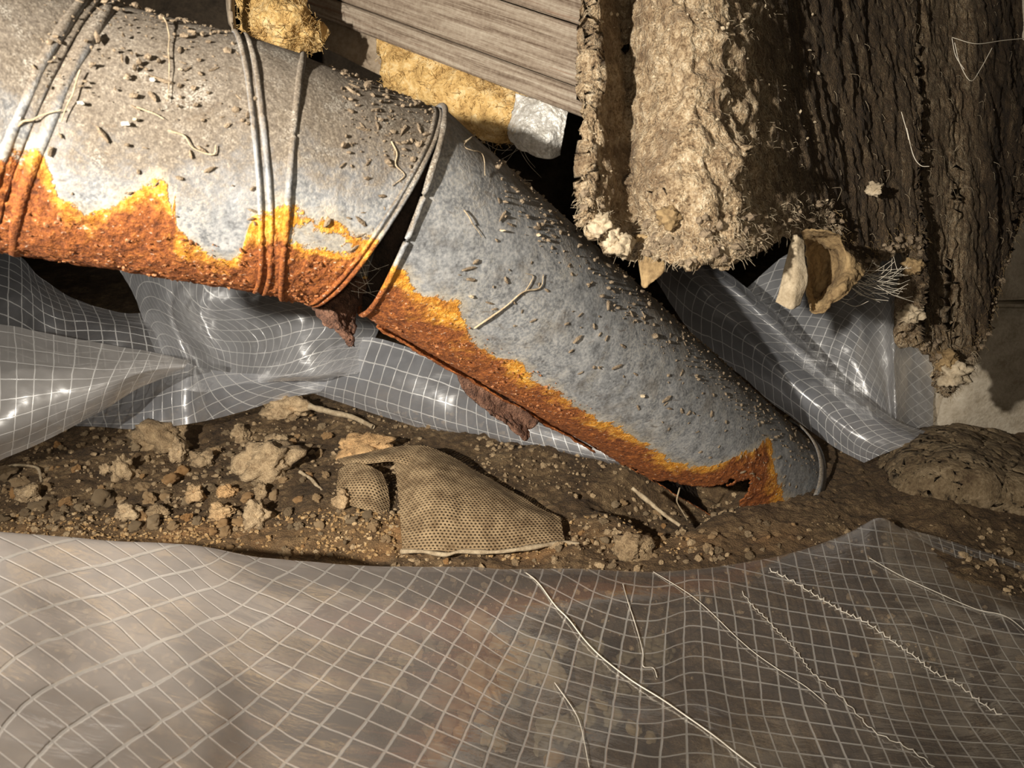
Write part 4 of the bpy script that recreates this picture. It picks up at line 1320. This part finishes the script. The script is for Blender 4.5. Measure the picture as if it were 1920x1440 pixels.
def big_clod(px_, py_, rpx, label, seed, aspect=(1, 1, 0.9), sub=4):
    p = on_ground(px_, py_ + rpx * 0.5)
    r = rpx * gdepth(py_) / FPX
    v, f = lump(sub, seed, 0.5, 1.3, 0.5, 1.0)
    v = v + 0.16 * fbm(v * 4.5, 4, seed + 2)[:, None] * v
    v = v * np.array(aspect) * r
    p = p + np.array([0, 0, r * 0.55])
    o = mesh_obj('dirt_clod', v + p, f, MAT['clod'], origin=p)
    tag(o, label, 'clod', 'large clods on the bare dirt')
    return o
BIG = [
    (308, 824, 36, 'large pale crusted clod below the bunched sheet, widest on the dirt', 3, (1.2, 1, .85)),
    (338, 848, 19, 'rounded clod leaning against the widest pale clod', 5, (.8, 1, 1.1)),
    (377, 862, 18, 'split leaf-shaped clod to the right of the widest pale clod', 6, (1.1, 1, .8)),
    (500, 866, 38, 'large knobbly clod with a pointed side, between the wide pale clod and the mesh scrap', 8, (1.25, 1, .85)),
    (456, 818, 16, 'small upright clod just behind the knobbly pointed clod', 9, (.9, 1, 1.1)),
    (517, 826, 15, 'rounded clod resting on top behind the knobbly pointed clod', 11, (1, 1, .9)),
    (484, 968, 26, 'blocky squarish clod standing at the front of the dirt strip', 12, (.95, 1, 1.1)),
    (232, 882, 20, 'tall ridged clod in the open dirt patch left of centre', 14, (.9, 1, 1.15)),
    (200, 880, 11, 'small white chalky clod beside the tall ridged clod', 15, (1, 1, 1.1)),
    (240, 962, 18, 'wide pale clod close to the front sheet among pebbles', 17, (1.3, 1, .8)),
    (297, 960, 16, 'yellowish flat clod among pebbles near the front sheet', 19, (1.2, 1, .8)),
    (366, 926, 18, 'brown pyramid clod in the middle of the dirt strip', 20, (1.1, 1, 1.0)),
    (420, 960, 18, 'tan flattened clod beside the blocky squarish clod', 21, (1.2, 1, .8)),
    (545, 766, 28, 'crumbling clod heap at the back where the sheets meet the dirt', 22, (1.4, 1, .7)),
    (682, 838, 32, 'broad smooth rock-like clod behind the mesh scrap', 24, (1.4, 1, .7)),
    (60, 925, 20, 'pale clod cluster piece at the far end of the dirt strip', 25, (1.1, 1, .9)),
    (642, 940, 17, 'whitish fluffy clod under the torn corner of the mesh scrap', 27, (1.1, 1, .9)),
    (1182, 1026, 25, 'orange brown clod in the shaded dirt right of the mesh scrap', 28, (1.2, 1, .9)),
    (490, 922, 13, 'upright triangular clod above the blocky squarish clod', 31, (.8, 1, 1.2)),
    (428, 922, 14, 'ringed grey clod between the pyramid clod and the triangular clod', 33, (1.1, 1, .9)),
]
for q in BIG: big_clod(*q)

rgc = np.random.default_rng(5)
def near_label(x, y, r):
    """where a small clod lies, told from the nearest large one"""
    ref = min(BIG, key=lambda q: (q[0] - x) ** 2 + ((q[1] - y) * 1.6) ** 2)
    dx, dy = x - ref[0], (y - ref[1]) * 1.6
    side = ('right of' if dx > 0 else 'left of') if abs(dx) > abs(dy) else ('in front of' if dy > 0 else 'behind')
    kind = 'pea-sized pebble' if r < 6 else ('small clod' if r < 11 else 'thumb-sized clod')
    short = SHORT[ref[4]]
    lab = kind + ' just ' + side + ' the ' + short
    return lab, lab
SHORT = {3: 'widest pale clod', 5: 'leaning rounded clod', 6: 'split leaf-shaped clod', 8: 'knobbly pointed clod', 9: 'small upright clod', 11: 'rounded clod behind the knobbly clod', 12: 'blocky squarish clod',
         14: 'tall ridged clod', 15: 'white chalky clod', 17: 'wide pale front clod', 19: 'yellowish flat clod', 20: 'brown pyramid clod', 21: 'tan flattened clod', 22: 'crumbling clod heap', 24: 'rock-like clod behind the mesh scrap',
         25: 'pale cluster clod at the dirt strip end', 27: 'whitish fluffy clod under the mesh', 28: 'orange brown clod', 31: 'upright triangular clod', 33: 'ringed grey clod'}
MED = [(268, 968, 12), (340, 882, 13), (318, 898, 14), (280, 935, 13), (268, 910, 11), (418, 982, 13), (425, 997, 11), (464, 930, 13), (515, 928, 9), (400, 915, 9), (126, 940, 12), (122, 952, 8), (150, 950, 8), (72, 950, 13),
       (38, 902, 13), (12, 886, 17), (6, 972, 12), (86, 910, 12), (110, 966, 9), (196, 932, 17), (500, 772, 13), (290, 976, 13), (326, 984, 9), (350, 970, 9), (372, 978, 9), (255, 986, 11), (450, 976, 10), (256, 840, 10),
       (30, 925, 12), (95, 935, 10), (50, 960, 10), (480, 905, 8), (350, 940, 8), (310, 930, 9), (225, 935, 8), (540, 960, 8), (560, 985, 9), (600, 985, 10), (660, 975, 9), (690, 965, 9), (700, 985, 12), (725, 1010, 9),
       (560, 935, 8), (530, 900, 8), (580, 890, 7), (600, 850, 9), (575, 840, 8)]
for x, y, r in MED:
    place_clod(on_ground(x, y + r * .5), r * gdepth(y) / FPX * 0.95, *near_label(x, y, r), rgc)

STONE_MESH = []
for k in range(5):
    me = CLOD_MESH[k].copy()
    me.name = 'stone'
    me.materials.clear()
    me.materials.append(MAT['stone'])
    STONE_MESH.append(me)

def in_poly(x, y, poly):
    ins = False
    n = len(poly)
    for i in range(n):
        x0, y0 = poly[i]; x1, y1 = poly[(i + 1) % n]
        if (y0 > y) != (y1 > y) and x < (x1 - x0) * (y - y0) / (y1 - y0) + x0:
            ins = not ins
    return ins
DIRT_L = [(0, 870), (60, 850), (200, 800), (360, 800), (540, 755), (640, 790), (700, 900), (740, 1000), (760, 1055), (500, 1040), (370, 1020), (0, 995)]
DIRT_R = [(760, 1036), (1060, 1022), (1080, 960), (1180, 940), (1300, 965), (1500, 975), (1600, 960), (1580, 1000), (1450, 1040), (1280, 1066), (760, 1060)]
def scatter(poly, n, rlo, rhi, label, group, seed, kind=None):
    rg = np.random.default_rng(seed)
    xs = [q[0] for q in poly]; ys = [q[1] for q in poly]
    k = 0
    while k < n:
        x, y = rg.uniform(min(xs), max(xs)), rg.uniform(min(ys), max(ys))
        if not in_poly(x, y, poly): continue
        r = rlo + (rhi - rlo) * rg.uniform() ** 2.2
        place_clod(on_ground(x, y), r * gdepth(y) / FPX, *(near_label(x, y, r) if label is None else (label, group)), rg, STONE_MESH[k % 5] if kind else None, kind or 'dirt_clod')
        k += 1
scatter(DIRT_L, 95, 4, 9, None, None, 21)
scatter(DIRT_R, 60, 4, 9, None, None, 22)
UNDER = [(330, 1110), (700, 1100), (700, 1420), (1250, 1440), (1250, 1230), (900, 1180), (760, 1120)]
scatter(UNDER, 75, 12, 34, 'pale yellowish stone seen through the clear front sheet', 'stones under the front sheet', 23, 'stone')

# fine gravel and crumbs nobody could count
def gravel(name, n, box_, rlo, rhi, mat, seed, label, cat=None):
    rg = np.random.default_rng(seed)
    x = rg.uniform(box_[0], box_[1], n); y = rg.uniform(box_[2], box_[3], n)
    dens = fbm(np.stack([x, y, 0 * x], -1) * 9, 3, seed)
    keep = dens + rg.uniform(-.4, .4, n) - 0.45 * np.clip((x - 0.0) / 0.4, 0, 1) > -0.12
    x, y = x[keep], y[keep]
    z = ground_height(x, y)
    vs, fs = [], []
    base = [lump(1, 60 + k, 0.5, 1.5, 0.2, 0.85) for k in range(8)]
    r = rlo + (rhi - rlo) * rg.uniform(size=len(x)) ** 3
    k0 = 0
    for i in range(len(x)):
        v, f = base[i % 8]
        a = rg.uniform(0, 6.28); ca, sa = math.cos(a), math.sin(a)
        q = v * (r[i] * rg.uniform(.7, 1.3, 3))
        q = np.stack([q[:, 0] * ca - q[:, 1] * sa, q[:, 0] * sa + q[:, 1] * ca, q[:, 2]], -1) + (x[i], y[i], z[i] + r[i] * .3)
        vs.append(q); fs.append(f + k0); k0 += len(v)
    o = mesh_obj(name, np.vstack(vs), np.vstack(fs), mat, smooth=False)
    tag(o, label, cat, None, 'stuff')
gravel('gravel', 8500, (-0.85, 0.75, 0.62, 1.35), 0.0012, 0.0058, MAT['clod'], 41, 'fine pale gravel and crumbs scattered over the dirt', 'gravel')

MAT['lip'] = plain('orange_crumb', [(0.36, (0.20, 0.11, 0.045)), (0.5, (0.42, 0.26, 0.11)), (0.66, (0.62, 0.47, 0.28))], 60)
gravel('gravel', 4200, (-0.75, 0.25, 0.85, 0.955), 0.0009, 0.0036, MAT['lip'], 44, 'rusty orange crumbs along the front edge of the dirt', 'gravel')

# dust crumbs lying on top of the duct
def duct_points(n, seed, th_lo, th_hi, which=(0, 1, 2)):
    rg = np.random.default_rng(seed)
    segs = [(C1 - aB * 0.12, C2, aB), (C3, C4, aC), (C4 + aD * 0.02, C5 - aD * 0.03, aD)]
    out = []
    for _ in range(n):
        c0, c1, a = segs[rg.choice(which, p=[0.3, 0.16, 0.54] if len(which) == 3 else None)]
        u, v = frame(a)
        th = rg.uniform(th_lo, th_hi)
        p = c0 + (c1 - c0) * rg.uniform()
        nrm = math.cos(th) * u + math.sin(th) * v
        q = p + nrm * (R + 0.0004)
        if a is aB and (q - J2[1]) @ J2[0] > -0.003: continue
        if a is aC and ((q - J4c[1]) @ J4c[0] > -0.005 or (q - J3[1]) @ J3[0] < 0.002): continue
        if a is aD and ((q - J4d[1]) @ J4d[0] < 0.005 or (th > 2.1 and (p - C4) @ aD > 0.30)): continue
        out.append((q, nrm, a))
    return out
def duct_crumbs():
    rg = np.random.default_rng(3)
    parts = []
    for p, nrm, a in duct_points(2600, 9, -0.5, 1.25):
        v, f = lump(1, int(rg.integers(1, 20)))
        s = 0.0006 + 0.0022 * rg.uniform() ** 4
        parts.append((v * s * rg.uniform(.6, 1.4, 3) + p + nrm * s * .3, f))
    for p, nrm, a in duct_points(520, 19, -0.2, 2.0, (0, 1, 2, 2, 2)):
        v, f = lump(1, int(rg.integers(1, 20)))
        s = 0.0007 + 0.0016 * rg.uniform() ** 2
        d = unit(np.cross(nrm, rg.normal(0, 1, 3)))
        q = v * s
        q = q + d * (q @ d)[:, None] * rg.uniform(0.5, 3.5)
        parts.append((q + p, f))
    v, f = merge(parts)
    o = mesh_obj('debris', v, f, MAT['crumb'], smooth=False)
    tag(o, 'brown dust crumbs lying along the top of the duct', 'debris', None, 'stuff')
    parts = []
    for p, nrm, a in duct_points(900, 10, 2.1, 3.3, (0, 1)) + duct_points(500, 12, 2.25, 2.9, (2,)):
        v, f = lump(1, int(rg.integers(1, 20)))
        s = 0.0006 + 0.0018 * rg.uniform() ** 3
        parts.append((v * s * rg.uniform(.6, 1.4, 3) + p + nrm * s * .1, f))
    v, f = merge(parts)
    o = mesh_obj('rust_flake', v, f, MAT['rustbit'], duct, smooth=False)
    o['kind'] = 'stuff'
duct_crumbs()

# twigs, roots and chips lying on the duct
def duct_hit(px_, py_):
    best = None
    for c0, c1, a in ((C1 - aB * .2, C2, aB), (C3, C4, aC), (C4, C5, aD)):
        q = hit(px_, py_, c0, a, R + 0.0015)
        s = (q - c0) @ a
        if -0.02 <= s <= np.linalg.norm(c1 - c0) + 0.02:
            d = (q - CAM) @ FWD
            if best is None or d < best[0]: best = (d, q)
    return best[1]
TW = [
    ([(28, 242), (45, 228), (62, 226), (82, 216), (115, 206)], .0011, 'long curved pale rootlet lying on the duct near its raised double bead'),
    ([(150, 132), (140, 160), (135, 180), (122, 206), (116, 228)], .0009, 'forked thin root standing on the dusty duct beside the curved pale rootlet'),
    ([(305, 32), (314, 50), (317, 90), (316, 140), (313, 190)], .0008, 'straight thin root hanging down over the duct top toward two chips'),
    ([(255, 200), (275, 208), (292, 215), (306, 224)], .0008, 'short dark twig on the middle of the dusty duct'),
    ([(315, 245), (345, 256), (362, 278), (398, 290), (404, 272)], .0012, 'dark bent root crust stuck to the duct short of the elbow bead'),
    ([(735, 265), (745, 290), (742, 310), (758, 330), (735, 348)], .0011, 'small crooked twig on the elbow piece of the duct'),
    ([(845, 245), (868, 266), (892, 252), (870, 274), (905, 290), (910, 330)], .0010, 'spidery pale root at the duct ridge just past the open joint'),
    ([(890, 615), (915, 598), (945, 578), (980, 548), (1012, 540), (1020, 515)], .0016, 'long pale forked twig across the middle of the sloping duct'),
    ([(985, 545), (1000, 520), (985, 512)], .0010, 'short twig crossing the end of the long forked twig'),
    ([(870, 395), (888, 420), (905, 445)], .0009, 'thin diagonal fibre high on the sloping duct'),
]
for pix, r, lab in TW:
    c = cr(np.array(pix, float), 40)
    pts = np.array([duct_hit(x, y) for x, y in c])
    pts = pts + 0.0006 * np.stack([vnoise(pts * 90, 2), vnoise(pts * 90, 3), vnoise(pts * 90, 4)], -1)
    v, f = tube_mesh(pts, 0.7 * r * np.linspace(1, .5, 40) * (1 + .3 * vnoise(pts * 140, 5)), 6)
    tag(mesh_obj('twig', v, f, MAT['twig'], origin=pts[0]), lab, 'twig', 'twigs and roots on the duct')
CH = [(286, 149, 5, 'chip', 'bright white splinter chip on the dusty duct'), (238, 232, 7, 'chip', 'cream seed-shaped chip in the middle of the dusty duct'), (254, 224, 5, 'leaf', 'brown husk touching the cream seed-shaped chip'),
      (151, 193, 6, 'chip', 'white flake at the foot of the forked thin root'), (36, 222, 5, 'chip', 'white flake at the tip of the curved pale rootlet'), (238, 272, 5, 'crumb', 'dark grey crumb below the cream seed-shaped chip'),
      (160, 152, 5, 'crumb', 'brown crumb beside the top of the forked thin root'), (235, 146, 4, 'leaf', 'tan crumb pair left of the white splinter'), (338, 130, 4, 'leaf', 'tan crumb right of the straight thin root'),
      (1228, 630, 7, 'crumb', 'brown crumb near the ridge of the lower duct'), (1206, 742, 5, 'leaf', 'orange tan crumb on the lower duct'), (942, 432, 5, 'leaf', 'tan flake high on the sloping duct'), (1010, 440, 5, 'twig', 'tan splinter beside the tan flake on the sloping duct'),
      (884, 556, 5, 'leaf', 'tan speck just above the rust of the sloping duct')]
for i, (x, y, r, mt, lab) in enumerate(CH):
    p = duct_hit(x, y)
    v, f = lump(2, 70 + i, .5, 1.4, .3, .7)
    s = r * ((p - CAM) @ FWD) / FPX
    tag(mesh_obj('chip', v * s * np.array([1.1, .8, .8]) + p, f, MAT[mt], origin=p, smooth=False), lab, 'chip', 'chips on the duct')

# sticks and roots at the buried end of the duct and in the dirt
def ground_stick(pts, r, lab, n=40):
    c = cr([P(*q) for q in pts], n)
    c = c + 0.001 * np.stack([vnoise(c * 60, 2), vnoise(c * 60, 3), vnoise(c * 60, 4)], -1)
    v, f = tube_mesh(c, r * (1 + .25 * vnoise(c * 120, 5)) * np.linspace(1, .7, n), 7)
    tag(mesh_obj('root', v, f, MAT['twig'], origin=c[0]), lab, 'root')
ground_stick([(1185, 915, 1.10), (1215, 940, 1.09), (1245, 965, 1.08), (1275, 985, 1.07)], .0035, 'pale brown stick leaning out from under the lower duct')
ground_stick([(1275, 915, 1.04), (1270, 940, 1.06), (1280, 960, 1.07), (1288, 975, 1.08)], .0012, 'thin dark rootlet dangling beside the leaning stick')
ground_stick([(580, 762, 1.40), (620, 772, 1.39), (660, 782, 1.385), (700, 800, 1.37)], .006, 'yellowish stick lying along the bottom of the sheets')
ground_stick([(562, 885, 1.215), (585, 900, 1.19), (604, 920, 1.165), (622, 935, 1.15)], .003, 'grey forked root beside the torn corner of the mesh scrap')
ground_stick([(10, 876, 1.235), (40, 872, 1.235), (70, 878, 1.22), (78, 905, 1.19)], .003, 'dry root tuft at the edge of the left sheet')
